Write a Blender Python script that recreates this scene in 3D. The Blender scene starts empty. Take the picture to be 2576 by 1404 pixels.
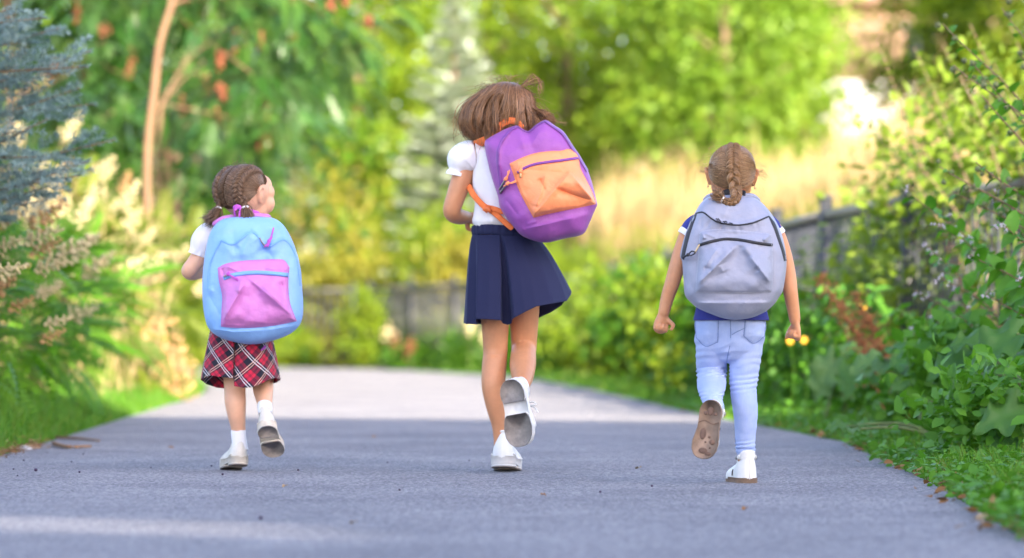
import bpy, math, random
import numpy as np
from mathutils import Vector, Matrix
from mathutils.bvhtree import BVHTree
random.seed(7)
rng = np.random.default_rng(7)
S = bpy.context.scene
COL = S.collection
# ------------------------------------------------------------------ camera
FPX, HZ, CX, CAMH = 8587.0, 855.0, 1288.0, 0.42     # focal length and horizon of the photograph (2576 px wide)
cam = bpy.data.cameras.new('camera')
cam.sensor_width = 36.0
cam.lens = FPX / 2576.0 * 36.0
cam.shift_y = (HZ - 702.0) / 2576.0
cam.clip_start, cam.clip_end = 0.1, 600.0
cam.dof.use_dof = True
cam.dof.focus_distance = 10.28
cam.dof.aperture_fstop = 2.6
cam.dof.aperture_blades = 0
cam_o = bpy.data.objects.new('camera', cam)
cam_o.location = (0, 0, CAMH)
cam_o.rotation_euler = (math.radians(90), 0, 0)
COL.objects.link(cam_o)
S.camera = cam_o
# ------------------------------------------------------------------ light
SUN_EL, SUN_AZ = math.radians(24.0), math.radians(-26.0)   # sun behind the camera, to its right
to_sun = Vector((-math.sin(SUN_AZ) * math.cos(SUN_EL), -math.cos(SUN_AZ) * math.cos(SUN_EL), math.sin(SUN_EL)))
W = bpy.data.worlds.new('World')
S.world = W
W.use_nodes = True
wn = W.node_tree.nodes
bg = wn['Background']
sky = wn.new('ShaderNodeTexSky')
sky.sky_type = 'NISHITA'
sky.sun_disc = False
sky.sun_elevation = SUN_EL
sky.sun_rotation = math.atan2(to_sun.x, to_sun.y)
sky.air_density, sky.dust_density, sky.ozone_density = 1.0, 1.6, 1.0
warm = wn.new('ShaderNodeMix'); warm.data_type = 'RGBA'; warm.blend_type = 'MULTIPLY'      # a slightly milky summer sky
warm.inputs[0].default_value = 1.0; warm.inputs[7].default_value = (1.09, 1.0, 1.02, 1)
W.node_tree.links.new(sky.outputs[0], warm.inputs[6])
W.node_tree.links.new(warm.outputs[2], bg.inputs[0])
bg.inputs[1].default_value = 0.15
sl = bpy.data.lights.new('sun', 'SUN')
sl.energy = 4.3
sl.angle = math.radians(0.6)
sl.color = (1.0, 0.88, 0.70)
sun_o = bpy.data.objects.new('sun', sl)
sun_o.rotation_euler = (-to_sun).to_track_quat('-Z', 'Y').to_euler()
COL.objects.link(sun_o)
S.view_settings.view_transform = 'Standard'
S.view_settings.look = 'None'
S.view_settings.gamma = 1.0
S.view_settings.exposure = 2.2
S.render.engine = 'CYCLES'
S.cycles.use_denoising = True
S.cycles.max_bounces = 8
S.cycles.transparent_max_bounces = 6
S.cycles.sample_clamp_indirect = 6.0
S.cycles.caustics_reflective = False
S.cycles.caustics_refractive = False

# ------------------------------------------------------------------ small maths
def P(px, py, d):
    """the point at distance d along the optical axis that the photograph shows at (px, py)"""
    return np.array([(px - CX) * d / FPX, d, CAMH + (HZ - py) * d / FPX])

def lin(r, g, b):
    f = lambda c: c / 12.92 if c <= 0.04045 else ((c + 0.055) / 1.055) ** 2.4
    return (f(r / 255), f(g / 255), f(b / 255))

def catmull(pts, sub, closed=False):
    p = np.asarray(pts, float)
    n = len(p)
    if closed:
        seg = [(p[(i - 1) % n], p[i], p[(i + 1) % n], p[(i + 2) % n]) for i in range(n)]
    else:
        q = np.vstack([2 * p[0] - p[1], p, 2 * p[-1] - p[-2]])
        seg = [(q[i], q[i + 1], q[i + 2], q[i + 3]) for i in range(n - 1)]
    t = np.arange(sub)[:, None] / sub
    out = []
    for a, b, c, d in seg:
        out.append(0.5 * (2 * b + (c - a) * t + (2 * a - 5 * b + 4 * c - d) * t ** 2 + (3 * b - a - 3 * c + d) * t ** 3))
    if not closed:
        out.append(p[-1][None])
    return np.vstack(out)

def nrm(v):
    v = np.asarray(v, float)
    return v / (np.linalg.norm(v, axis=-1, keepdims=True) + 1e-12)

def _hash(i, j, k, s):
    h = (i * 374761393 + j * 668265263 + k * 2147483647 + s * 144665) & 0xffffffff
    h = ((h ^ (h >> 13)) * 1274126177) & 0xffffffff
    return ((h ^ (h >> 16)) & 0xffff) / 65535.0

def vnoise(X, scale=1.0, seed=0):
    """smooth value noise in -1..1 at the rows of X"""
    X = np.asarray(X, float) * scale + 1000.0
    if X.shape[1] == 2:
        X = np.hstack([X, np.zeros((len(X), 1))])
    I = np.floor(X).astype(np.int64)
    f = X - I
    f = f * f * (3 - 2 * f)
    r = 0
    for a in (0, 1):
        for b in (0, 1):
            for c in (0, 1):
                w = (f[:, 0] if a else 1 - f[:, 0]) * (f[:, 1] if b else 1 - f[:, 1]) * (f[:, 2] if c else 1 - f[:, 2])
                r = r + w * _hash(I[:, 0] + a, I[:, 1] + b, I[:, 2] + c, seed)
    return r * 2 - 1

# ------------------------------------------------------------------ mesh helpers
def tag(o, label=None, cat=None, group=None, kind=None):
    if label: o['label'] = label
    if cat: o['category'] = cat
    if group: o['group'] = group
    if kind: o['kind'] = kind
    return o

def thing(name, label, cat, loc, group=None):
    o = bpy.data.objects.new(name, None)
    o.location = [float(v) for v in loc]
    o.empty_display_size = 0.1
    COL.objects.link(o)
    return tag(o, label, cat, group)

def root_loc(o):
    while o.parent: o = o.parent
    return np.array(o.location)

def raw_mesh(name, V, F, attr=None, uv=None, smooth=True):
    V = np.ascontiguousarray(V, np.float32)
    F = np.ascontiguousarray(F, np.int32)
    me = bpy.data.meshes.new(name)
    me.vertices.add(len(V))
    me.vertices.foreach_set('co', V.ravel())
    n, k = F.shape
    me.loops.add(F.size)
    me.loops.foreach_set('vertex_index', F.ravel())
    me.polygons.add(n)
    me.polygons.foreach_set('loop_start', np.arange(n, dtype=np.int32) * k)
    if smooth:
        me.polygons.foreach_set('use_smooth', np.ones(n, bool))
    me.update(calc_edges=True)
    if attr is not None:
        a = me.attributes.new('v', 'FLOAT', 'POINT')
        a.data.foreach_set('value', np.ascontiguousarray(attr, np.float32))
    if uv is not None:
        l = me.uv_layers.new(name='UVMap')
        l.data.foreach_set('uv', np.ascontiguousarray(np.asarray(uv)[F.ravel()], np.float32).ravel())
    return me

def mk(name, V, F, mat, parent=None, attr=None, uv=None, smooth=True, loc=None):
    """an object from WORLD coordinates, parented without moving"""
    V = np.asarray(V, float)
    if parent is not None:
        V = V - root_loc(parent)
    elif loc is not None:
        V = V - np.asarray(loc)
    me = raw_mesh(name, V, F, attr, uv, smooth)
    if mat is not None: me.materials.append(mat)
    o = bpy.data.objects.new(name, me)
    COL.objects.link(o)
    if parent is not None: o.parent = parent
    elif loc is not None: o.location = [float(v) for v in loc]
    return o

def inst(name, mesh, parent, M):
    o = bpy.data.objects.new(name, mesh)
    o.parent = parent
    o.matrix_local = M
    COL.objects.link(o)
    return o

class MB:
    """collects pieces of one mesh (triangles)"""
    def __init__(s): s.V, s.F, s.A, s.n = [], [], [], 0
    def add(s, VF, a=0.0):
        V, F = VF
        V = np.asarray(V, float); F = np.asarray(F)
        if F.shape[1] == 4:
            F = np.vstack([F[:, [0, 1, 2]], F[:, [0, 2, 3]]])
        s.V.append(V); s.F.append(F + s.n); s.A.append(np.full(len(V), a) if np.isscalar(a) else a)
        s.n += len(V)
        return s
    def get(s): return np.vstack(s.V), np.vstack(s.F)
    def build(s, name, mat, parent=None, smooth=True, loc=None):
        V, F = s.get()
        return mk(name, V, F, mat, parent, np.concatenate(s.A), None, smooth, loc)

def grid_faces(r, c, wrap=False):
    i, j = np.meshgrid(np.arange(r - 1), np.arange(c if wrap else c - 1), indexing='ij')
    j2 = (j + 1) % c
    return np.stack([i * c + j, i * c + j2, (i + 1) * c + j2, (i + 1) * c + j], -1).reshape(-1, 4)

def tube(pts, rad, n=16, sub=4, side=(1, 0, 0), cap=True, mod=None, rnd=True):
    pts = np.asarray(pts, float)
    rad = np.asarray(rad, float)
    if rad.ndim == 1: rad = np.stack([rad, rad], 1)
    if sub > 1:
        q = catmull(np.hstack([pts, rad]), sub)
        pts, rad = q[:, :3], np.abs(q[:, 3:])
    t = nrm(np.gradient(pts, axis=0))
    if cap and rnd:                       # round the ends
        e0 = [(pts[0] - t[0] * rad[0].mean() * k, rad[0] * w) for k, w in ((.75, .5), (.45, .83))]
        e1 = [(pts[-1] + t[-1] * rad[-1].mean() * k, rad[-1] * w) for k, w in ((.45, .83), (.75, .5))]
        pts = np.vstack([[e0[0][0], e0[1][0]], pts, [e1[0][0], e1[1][0]]])
        rad = np.vstack([[e0[0][1], e0[1][1]], rad, [e1[0][1], e1[1][1]]])
        t = np.vstack([t[:1], t[:1], t, t[-1:], t[-1:]])
    s = np.asarray(side, float)
    a = s - (t @ s)[:, None] * t
    bad = np.linalg.norm(a, axis=1) < .15
    if bad.any():
        s2 = np.array([s[2], s[0], s[1]]) + .3
        a[bad] = s2 - (t[bad] @ s2)[:, None] * t[bad]
    a = nrm(a)
    b = np.cross(t, a)
    th = np.linspace(0, 2 * np.pi, n, endpoint=False)
    m = np.ones((len(pts), n)) if mod is None else mod(np.linspace(0, 1, len(pts))[:, None], th[None, :])
    V = pts[:, None] + (rad[:, :1] * np.cos(th) * m)[..., None] * a[:, None] + (rad[:, 1:] * np.sin(th) * m)[..., None] * b[:, None]
    R = len(pts)
    V = V.reshape(-1, 3)
    Q = grid_faces(R, n, True)
    F = np.vstack([Q[:, [0, 1, 2]], Q[:, [0, 2, 3]]])
    if cap:
        V = np.vstack([V, pts[0] - t[0] * rad[0].mean() * (.3 if rnd else 0), pts[-1] + t[-1] * rad[-1].mean() * (.3 if rnd else 0)])
        j = np.arange(n); j2 = (j + 1) % n
        F = np.vstack([F, np.stack([np.full(n, R * n), j2, j], 1), np.stack([np.full(n, R * n + 1), (R - 1) * n + j, (R - 1) * n + j2], 1)])
    return V, F

def ball(c, r, R=None, nu=20, nv=12):
    """ellipsoid, radii r, rotated by the 3x3 R"""
    th = np.linspace(0, 2 * np.pi, nu, endpoint=False)
    ph = np.linspace(0, np.pi, nv + 2)[1:-1]
    V = np.stack([np.outer(np.sin(ph), np.cos(th)), np.outer(np.sin(ph), np.sin(th)), np.repeat(np.cos(ph)[:, None], nu, 1)], -1).reshape(-1, 3)
    V = np.vstack([V, [0, 0, 1], [0, 0, -1]]) * np.asarray(r, float)
    if R is not None: V = V @ np.asarray(R).T
    Q = grid_faces(nv, nu, True)
    F = np.vstack([Q[:, [0, 2, 1]], Q[:, [0, 3, 2]]])
    j = np.arange(nu); j2 = (j + 1) % nu
    F = np.vstack([F, np.stack([np.full(nu, nv * nu), j, j2], 1), np.stack([np.full(nu, nv * nu + 1), (nv - 1) * nu + j2, (nv - 1) * nu + j], 1)])
    return V + np.asarray(c), F

def box(c, h, R=None):
    V = np.array([[x, y, z] for x in (-1, 1) for y in (-1, 1) for z in (-1, 1)], float) * np.asarray(h, float)
    if R is not None: V = V @ np.asarray(R).T
    F = np.array([[0, 1, 3, 2], [4, 6, 7, 5], [0, 4, 5, 1], [2, 3, 7, 6], [0, 2, 6, 4], [1, 5, 7, 3]])
    return V + np.asarray(c), F

def remesh(mb, voxel, it=4):
    """one continuous skin round overlapping closed pieces"""
    V, F = mb.get()
    me = raw_mesh('tmp', V, F)
    o = bpy.data.objects.new('tmp', me)
    COL.objects.link(o)
    m = o.modifiers.new('r', 'REMESH'); m.mode = 'VOXEL'; m.voxel_size = voxel; m.use_smooth_shade = True
    if it:
        m = o.modifiers.new('s', 'SMOOTH'); m.factor = .5; m.iterations = it
    dg = bpy.context.evaluated_depsgraph_get()
    ev = o.evaluated_get(dg)
    e = bpy.data.meshes.new_from_object(ev)
    n = len(e.vertices)
    co = np.empty(n * 3, np.float32); e.vertices.foreach_get('co', co)
    no = np.empty(n * 3, np.float32); e.vertex_normals.foreach_get('vector', no)
    nl = len(e.loops); li = np.empty(nl, np.int32); e.loops.foreach_get('vertex_index', li)
    bpy.data.objects.remove(o); bpy.data.meshes.remove(me); bpy.data.meshes.remove(e)
    return co.reshape(-1, 3).astype(float), li.reshape(-1, 4), no.reshape(-1, 3)

def strands(L, rad, attr=None, taper=.35):
    """thin three-sided hairs along the polylines L (N,K,3)"""
    N, K, _ = L.shape
    t = nrm(np.gradient(L, axis=1))
    ref = np.array([.3, -.9, .31])
    a = nrm(np.cross(t, ref)); b = np.cross(t, a)
    w = np.ones(K); w[-max(2, K // 3):] = np.linspace(1, taper, max(2, K // 3)); w[0] = .7
    r = (np.asarray(rad).reshape(-1, 1) * w)[..., None]
    V = np.stack([L + r * (math.cos(q) * a + math.sin(q) * b) for q in (0, 2.094, 4.189)], 2)   # N,K,3,3
    Q = grid_faces(K, 3, True)
    F = (Q[None] + (np.arange(N) * K * 3)[:, None, None]).reshape(-1, 4)
    A = np.repeat(rng.random(N) if attr is None else attr, K * 3)
    return V.reshape(-1, 3), F, A

def basis(y, z):
    """rotation matrices whose columns are x, y(dir), z(normal) for rows of y and z"""
    y = nrm(y); x = nrm(np.cross(y, z)); z = np.cross(x, y)
    return np.stack([x, y, z], -1)

def scatter(tv, tf, pos, R, sc):
    sc = np.asarray(sc, float)
    V = np.einsum('nij,kj->nki', R, tv) * (sc[:, None, None] if sc.ndim == 1 else sc[:, None, :]) + pos[:, None]
    F = tf[None] + (np.arange(len(pos)) * len(tv))[:, None, None]
    return V.reshape(-1, 3), F.reshape(-1, tf.shape[1])

# ------------------------------------------------------------------ materials
class N:
    def __init__(s, name):
        s.m = bpy.data.materials.new(name); s.m.use_nodes = True
        s.t = s.m.node_tree; s.n = s.t.nodes; s.b = s.n['Principled BSDF']; s.out = s.n['Material Output']
    def node(s, typ, **kw):
        x = s.n.new(typ)
        for k, v in kw.items(): setattr(x, k, v)
        return x
    def link(s, a, b): s.t.links.new(a, b)
    def math(s, op, a, b=None, clamp=False):
        x = s.node('ShaderNodeMath', operation=op, use_clamp=clamp)
        for i, v in enumerate((a, b)):
            if v is None: continue
            if isinstance(v, (int, float)): x.inputs[i].default_value = v
            else: s.link(v, x.inputs[i])
        return x.outputs[0]
    def mix(s, f, a, b, mode='MIX'):
        x = s.node('ShaderNodeMix', data_type='RGBA', blend_type=mode)
        for sock, v in ((x.inputs[0], f), (x.inputs[6], a), (x.inputs[7], b)):
            if isinstance(v, (int, float)): sock.default_value = v
            elif isinstance(v, tuple): sock.default_value = (*v, 1)
            else: s.link(v, sock)
        return x.outputs[2]
    def noise(s, scale, detail=4, rough=.6, coord='Object', stretch=None):
        tc = s.node('ShaderNodeTexCoord'); o = tc.outputs[coord]
        if stretch:
            mp = s.node('ShaderNodeMapping'); mp.inputs['Scale'].default_value = stretch; s.link(o, mp.inputs[0]); o = mp.outputs[0]
        x = s.node('ShaderNodeTexNoise'); x.inputs['Scale'].default_value = scale
        x.inputs['Detail'].default_value = detail; x.inputs['Roughness'].default_value = rough
        s.link(o, x.inputs['Vector'])
        return x.outputs['Fac']
    def ramp(s, f, stops, interp='LINEAR'):
        x = s.node('ShaderNodeValToRGB'); x.color_ramp.interpolation = interp
        e = x.color_ramp.elements
        while len(e) < len(stops): e.new(.5)
        for el, (p, c) in zip(e, stops):
            el.position = p; el.color = (*c, 1) if len(c) == 3 else c
        s.link(f, x.inputs[0])
        return x.outputs[0]
    def bump(s, h, strength, dist=.002):
        x = s.node('ShaderNodeBump'); x.inputs['Strength'].default_value = strength; x.inputs['Distance'].default_value = dist
        s.link(h, x.inputs['Height']); s.link(x.outputs[0], s.b.inputs['Normal'])

def mul(c, k): return tuple(min(1, x * k) for x in c)

def plain(name, col, rough=.6, var=.18, vs=30, bump=0, bs=300, bd=.001, metal=0, sss=0, sheen=0, spec=.5, stretch=None):
    k = N(name)
    f = k.ramp(k.noise(vs, stretch=stretch), [(.3, (0, 0, 0)), (.7, (1, 1, 1))])
    k.link(k.mix(f, mul(col, 1 - var), mul(col, 1 + var)), k.b.inputs['Base Color'])
    k.b.inputs['Roughness'].default_value = rough
    k.b.inputs['Metallic'].default_value = metal
    k.b.inputs['Specular IOR Level'].default_value = spec
    if sss:
        k.b.inputs['Subsurface Weight'].default_value = sss
        k.b.inputs['Subsurface Radius'].default_value = (.012, .005, .003)
        k.b.inputs['Subsurface Scale'].default_value = 1
    if sheen: k.b.inputs['Sheen Weight'].default_value = sheen
    if bump: k.bump(k.noise(bs, 3, stretch=stretch), bump, bd)
    return k.m

def leafy(name, cols, trans=.35, rough=.5, spec=.35, tcol=1.3):
    """leaf colours spread over single leaves (attribute v and object random), with light passing through"""
    k = N(name)
    at = k.node('ShaderNodeAttribute', attribute_name='v')
    oi = k.node('ShaderNodeObjectInfo')
    f = k.math('FRACT', k.math('ADD', at.outputs['Fac'], k.math('MULTIPLY', oi.outputs['Random'], .999)))
    n = len(cols)
    c = k.ramp(f, [(i / (n - 1), q) for i, q in enumerate(cols)])
    fine = k.noise(60, 2)
    c = k.mix(k.math('MULTIPLY', fine, .35), c, mul(cols[0], .6))
    k.link(c, k.b.inputs['Base Color'])
    k.b.inputs['Roughness'].default_value = rough
    k.b.inputs['Specular IOR Level'].default_value = spec
    tr = k.node('ShaderNodeBsdfTranslucent')
    hs = k.mix(1.0, c, (tcol, tcol, tcol * .55), 'MULTIPLY')
    k.link(hs, tr.inputs[0])
    mx = k.node('ShaderNodeMixShader'); mx.inputs[0].default_value = trans
    k.link(k.b.outputs[0], mx.inputs[1]); k.link(tr.outputs[0], mx.inputs[2]); k.link(mx.outputs[0], k.out.inputs[0])
    return k.m

def hairy(name, cols, rough=.38):
    k = N(name)
    at = k.node('ShaderNodeAttribute', attribute_name='v')
    n = len(cols)
    c = k.ramp(at.outputs['Fac'], [(i / (n - 1), q) for i, q in enumerate(cols)])
    k.link(c, k.b.inputs['Base Color'])
    k.b.inputs['Roughness'].default_value = rough
    k.b.inputs['Specular IOR Level'].default_value = .6
    return k.m
# ================================================================== GROUND, PATH
FENCE = np.array([(2.95, 14.2), (2.47, 16.5), (2.06, 19.2), (1.82, 22), (1.55, 28), (0.98, 40), (-.6, 46.2), (-2.3, 51.6)])
FENCE_FAR = np.array([(-2.42, 52.0), (-4.4, 52.7), (-8.5, 54.0)])
R_EDGE = np.array([(.95, 2), (1.12, 7.4), (1.26, 10), (1.39, 14.1), (1.08, 19.5), (.68, 29), (.05, 38.5), (-1.5, 47), (-2.8, 50.5), (-5.5, 52), (-10, 53)])
L_EDGE = np.array([(-1.6, 2), (-1.75, 7.4), (-1.85, 10), (-1.9, 13), (-2.1, 18), (-2.4, 26), (-2.85, 31.5), (-3.9, 37.5), (-5.3, 42), (-7, 45), (-10.5, 47)])

def l_edge(y): return np.interp(y, L_EDGE[:, 1], L_EDGE[:, 0])
def r_edge(y): return np.interp(y, R_EDGE[:, 1], R_EDGE[:, 0])
def f_line(y): return np.interp(y, FENCE[:, 1], FENCE[:, 0])
def sstep(a, b, x):
    t = np.clip((x - a) / (b - a), 0, 1)
    return t * t * (3 - 2 * t)
def ground_z(x, y):
    x = np.asarray(x, float); y = np.asarray(y, float)
    beyond = sstep(.3, 3.4, x - f_line(y)) * (.25 + .75 * sstep(18, 38, y)) * (1.85 - .55 * sstep(3.5, 8, x - f_line(y))) + sstep(60, 80, y) * .6 + sstep(56, 75, y) * 1.2 * (x < f_line(y))
    beyond = beyond + sstep(.5, 6, l_edge(y) - .3 - x) * .5 * (1 - sstep(54, 75, y))
    verge = .05 * sstep(0, .5, l_edge(y) - x) + .03 * sstep(0, .5, x - r_edge(y)) * (y < 50)
    return beyond + verge - .005

gx = np.concatenate([np.linspace(-90, -8, 24), np.linspace(-7.6, 8, 110), np.linspace(8.6, 90, 24)])
gy = np.concatenate([np.linspace(-60, 1, 20), np.linspace(2, 60, 150), np.linspace(61, 260, 40)])
GX, GY = np.meshgrid(gx, gy)
V = np.stack([GX, GY, ground_z(GX, GY)], -1).reshape(-1, 3)
V[:, 2] += vnoise(V[:, :2], 3.0) * .008 * np.clip((V[:, 0] - r_edge(V[:, 1])) * (V[:, 0] - l_edge(V[:, 1])), 0, 1)
inside = (V[:, 0] > l_edge(V[:, 1]) - .1) & (V[:, 0] < r_edge(V[:, 1]) + .1) & (V[:, 1] < 55)
V[inside, 2] = -.012
k = N('soil_and_turf')
c = k.ramp(k.noise(2.2, 6), [(.3, (.035, .06, .012)), (.55, (.06, .085, .02)), (.75, (.11, .09, .045))])
c2 = k.mix(k.math('MULTIPLY', k.noise(55, 3), .6), c, (.05, .035, .02))
k.link(c2, k.b.inputs['Base Color']); k.b.inputs['Roughness'].default_value = .95
k.bump(k.noise(40, 5), .6, .03)
tag(mk('ground', V, grid_faces(len(gy), len(gx)), k.m), kind='structure')

k = N('worn_asphalt')
tc = k.node('ShaderNodeTexCoord')
vo = k.node('ShaderNodeTexVoronoi'); vo.inputs['Scale'].default_value = 125; k.link(tc.outputs['Object'], vo.inputs['Vector'])
stone = k.ramp(vo.outputs['Color'], [(0, (.09, .09, .11)), (.4, (.30, .292, .315)), (.8, (.43, .42, .438)), (1, (.75, .69, .60))])
patch = k.ramp(k.noise(1.3, 5, .65), [(.3, (.76, .76, .78)), (.7, (1.16, 1.14, 1.12))])
c = k.mix(1.0, stone, patch, 'MULTIPLY')
pits = k.ramp(k.noise(120, 3, .6), [(.33, (.30, .30, .36)), (.46, (1, 1, 1)), (.66, (1, 1, 1)), (.74, (1.45, 1.38, 1.25))])
c = k.mix(1.0, c, pits, 'MULTIPLY')
spots = k.ramp(k.noise(26, 3, .7), [(.24, (.55, .5, .48)), (.34, (1, 1, 1))])
c = k.mix(1.0, c, spots, 'MULTIPLY')
k.link(c, k.b.inputs['Base Color'])
k.b.inputs['Roughness'].default_value = .88
k.b.inputs['Specular IOR Level'].default_value = .25
hh = k.math('ADD', k.math('MULTIPLY', vo.outputs['Distance'], -1.2), k.noise(300, 2))
k.bump(hh, 1.0, .007)
le = catmull(L_EDGE, 12); re = catmull(R_EDGE, 12)
le[:, 0] += vnoise(le, 2.0, 3) * .05 + vnoise(le, 7, 8) * .025; re[:, 0] += vnoise(re, 2.0, 4) * .05 + vnoise(re, 7, 9) * .025
t = np.linspace(0, 1, 9)[None, :, None]
V = le[:, None] * (1 - t) + re[:, None] * t
V = np.dstack([V, np.zeros(V.shape[:2])]).reshape(-1, 3)
tag(mk('path', V, grid_faces(len(le), 9), k.m), kind='structure')

# ================================================================== UNSEEN BLOCK ADDED BEHIND THE VIEWER (to shade the near path)
bw = plain('grey_render', (.34, .33, .31), .9, .08, 2)
bglass = plain('dark_window_glass', (.03, .035, .04), .15, .05, 2)
bframe = plain('white_window_frame', (.75, .75, .73), .5, .04, 4)
ROOF_H = 20.0
rot = math.radians(-24)
cr, sr = math.cos(rot), math.sin(rot)
RB = np.array([[cr, -sr, 0], [sr, cr, 0], [0, 0, 1]])
edge_mid = np.array([-1.0, 18.3, 0]) + np.array([to_sun.x, to_sun.y, to_sun.z]) * (ROOF_H / to_sun.z)   # roof edge whose shade ends at 18 m
bo = thing('shade_block', 'tall grey block added unseen behind the viewer to shade the near path', 'building', (edge_mid[0], edge_mid[1], 0))
def bpt(x, y, z): return RB @ np.array([x, y, z]) + np.array([edge_mid[0], edge_mid[1], 0])
GAP0, GAP1 = ROOF_H - 6.74, ROOF_H - 6.74 + .81         # slot shaped into the added block to let one streak of sun through
b = MB(); b.add(box(bpt(2, -6, GAP0 / 2), (15, 6, GAP0 / 2), RB)); b.build('wall', bw, bo, smooth=False)
b = MB(); b.add(box(bpt(2, -.5, (GAP1 + ROOF_H - .5) / 2), (15, .5, (ROOF_H - .5 - GAP1) / 2), RB)); b.build('upper_wall', bw, bo, smooth=False)
b = MB(); b.add(box(bpt(5.8, -.5, (GAP0 + GAP1) / 2), (11.2, .49, (GAP1 - GAP0) / 2 - .002), RB)); b.build('gap_filler', bw, bo, smooth=False)  # closes the rest of the slot so that the sun streak ends
b = MB(); b.add(box(bpt(-12.7, -.5, (GAP0 + GAP1) / 2), (.2, .2, (GAP1 - GAP0) / 2 - .002), RB)); b.build('column', bw, bo, smooth=False)
b = MB(); b.add(box(bpt(2, -.5, ROOF_H - .245), (15.2, .5, .245), RB)); b.build('roof', bw, bo, smooth=False)
wm = None
for fl in range(6):
    for i in range(-4, 6):
        M = Matrix.Translation(Vector(bpt(i * 3.2, .03, 1.8 + fl * 2.9 + (1.0 if fl > 3 else 0)) - np.array(bo.location))) @ Matrix.Rotation(rot, 4, 'Z')
        if wm is None:
            v, f = box((0, 0, 0), (.75, .05, .7)); wm = raw_mesh('window', v, f, smooth=False); wm.materials.append(bglass)
        inst('window', wm, bo, M)
# ================================================================== FENCE
fmet = plain('dark_painted_metal', (.042, .045, .054), .45, .15, 8)
frail = plain('sunlit_tone_rail_metal', (.20, .18, .15), .5, .2, 9)  # paler than the fence metal: sunlight on the rail put into its colour
def resample(pl, step):
    d = np.r_[0, np.cumsum(np.linalg.norm(np.diff(pl, axis=0), axis=1))]
    s = np.arange(0, d[-1], step)
    return np.stack([np.interp(s, d, pl[:, i]) for i in range(pl.shape[1])], 1)
def fence(label, pl, first, pick_step=.105, railmat=None):
    pl = catmull(pl, 8) if len(pl) > 3 else pl
    fo = thing('metal_fence', label, 'fence', (pl[0][0], pl[0][1], 0))
    o0 = np.array(fo.location)
    H = 1.18
    posts = resample(pl, 2.2)
    v, f = box((0, 0, .64), (.035, .035, .64)); c1 = box((0, 0, 1.285), (.042, .042, .012))
    mb = MB().add((v, f)).add(c1); V, F = mb.get(); pm = raw_mesh('post', V, F, smooth=False); pm.materials.append(fmet)
    for p in posts:
        inst('post', pm, fo, Matrix.Translation((p[0] - o0[0], p[1] - o0[1], 0)))
    for z, w, m in ((H, .022, railmat or frail), (.16, .018, fmet)):
        rp = resample(pl, .55)
        for a, bb in zip(posts[:-1], posts[1:]):
            d = bb - a; L = np.linalg.norm(d); d = d / L
            R = np.array([[d[0], -d[1], 0], [d[1], d[0], 0], [0, 0, 1]])
            mb = MB().add(box((*(a + bb) / 2, z), (L / 2 - .037, .025, w), R))
            mb.build('rail', m, fo, smooth=False)
    pk = resample(pl, pick_step)
    dirs = np.gradient(pk, axis=0)
    v, f = box((0, 0, .60), (.011, .007, .56)); km = raw_mesh('picket', v, f, smooth=False); km.materials.append(fmet)
    rest = MB()
    for i, (p, d) in enumerate(zip(pk, dirs)):
        if np.min(np.linalg.norm(posts - p, axis=1)) < .05: continue
        ang = math.atan2(d[1], d[0])
        if i < first:
            inst('picket', km, fo, Matrix.Translation((p[0] - o0[0], p[1] - o0[1], 0)) @ Matrix.Rotation(ang, 4, 'Z'))
        else:
            R = np.array([[math.cos(ang), -math.sin(ang), 0], [math.sin(ang), math.cos(ang), 0], [0, 0, 1]])
            rest.add(box((p[0], p[1], .60), (.011, .007, .56), R))
    if rest.n: tag(rest.build('far_pickets', fmet, fo, smooth=False), kind='stuff')
fence('dark metal picket fence with pale top rail running along the right side of the path', FENCE, 290)
fence('see-through far metal fence standing square to the viewer beyond the bend of the path', FENCE_FAR, 90, railmat=fmet)

# ================================================================== LEAF SHAPES
LEAF_V = np.array([(0, 0, 0), (-.30, .38, .07), (.30, .38, .07), (0, .45, 0), (-.2, .75, .02), (.2, .75, .02), (0, 1, -.08)], float)
LEAF_F = np.array([(0, 3, 1), (0, 2, 3), (1, 3, 4), (3, 2, 5), (4, 3, 6), (3, 5, 6)])
QUAD_V = np.array([(0, 0, 0), (.28, .45, .05), (0, 1, -.05), (-.28, .45, .05)], float)
QUAD_F = np.array([(0, 1, 2), (0, 2, 3)])

def frond_template(n=9, l=.30, w=.14, droop=.5):
    """a pinnate leaf of unit length: stalk and 2n leaflets"""
    V, F = [], []
    def pt(t): return np.array([0, t * (1 - .12 * droop * t), -.45 * droop * t * t])
    for i in range(n):
        t = .14 + .83 * i / (n - 1)
        s = l * (1 - .62 * abs(t - .42) ** 1.4 * 1.3)
        for sg in (-1, 1):
            c = pt(t); d = nrm(np.array([sg * .9, .42, -.18])); wv = np.array([-d[1] * sg, d[0] * sg, 0]) * s * w * 1.25
            k0 = len(V)
            V += [c, c + d * s * .45 + wv + [0, 0, .01], c + d * s + [0, 0, -.05 * s], c + d * s * .45 - wv + [0, 0, .01]]
            F += [(k0, k0 + 1, k0 + 2), (k0, k0 + 2, k0 + 3)]
    c = pt(.97); e = pt(1.14); k0 = len(V)
    V += [c, (c + e) / 2 + [.03, 0, 0], e, (c + e) / 2 - [.03, 0, 0]]
    F += [(k0, k0 + 1, k0 + 2), (k0, k0 + 2, k0 + 3)]
    ts = np.linspace(0, .97, 5)
    k0 = len(V)
    for t in ts: V += [pt(t) + [-.006, 0, 0], pt(t) + [.006, 0, 0]]
    for i in range(4): F += [(k0 + 2 * i, k0 + 2 * i + 1, k0 + 2 * i + 3), (k0 + 2 * i, k0 + 2 * i + 3, k0 + 2 * i + 2)]
    return np.array(V), np.array(F)

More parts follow.
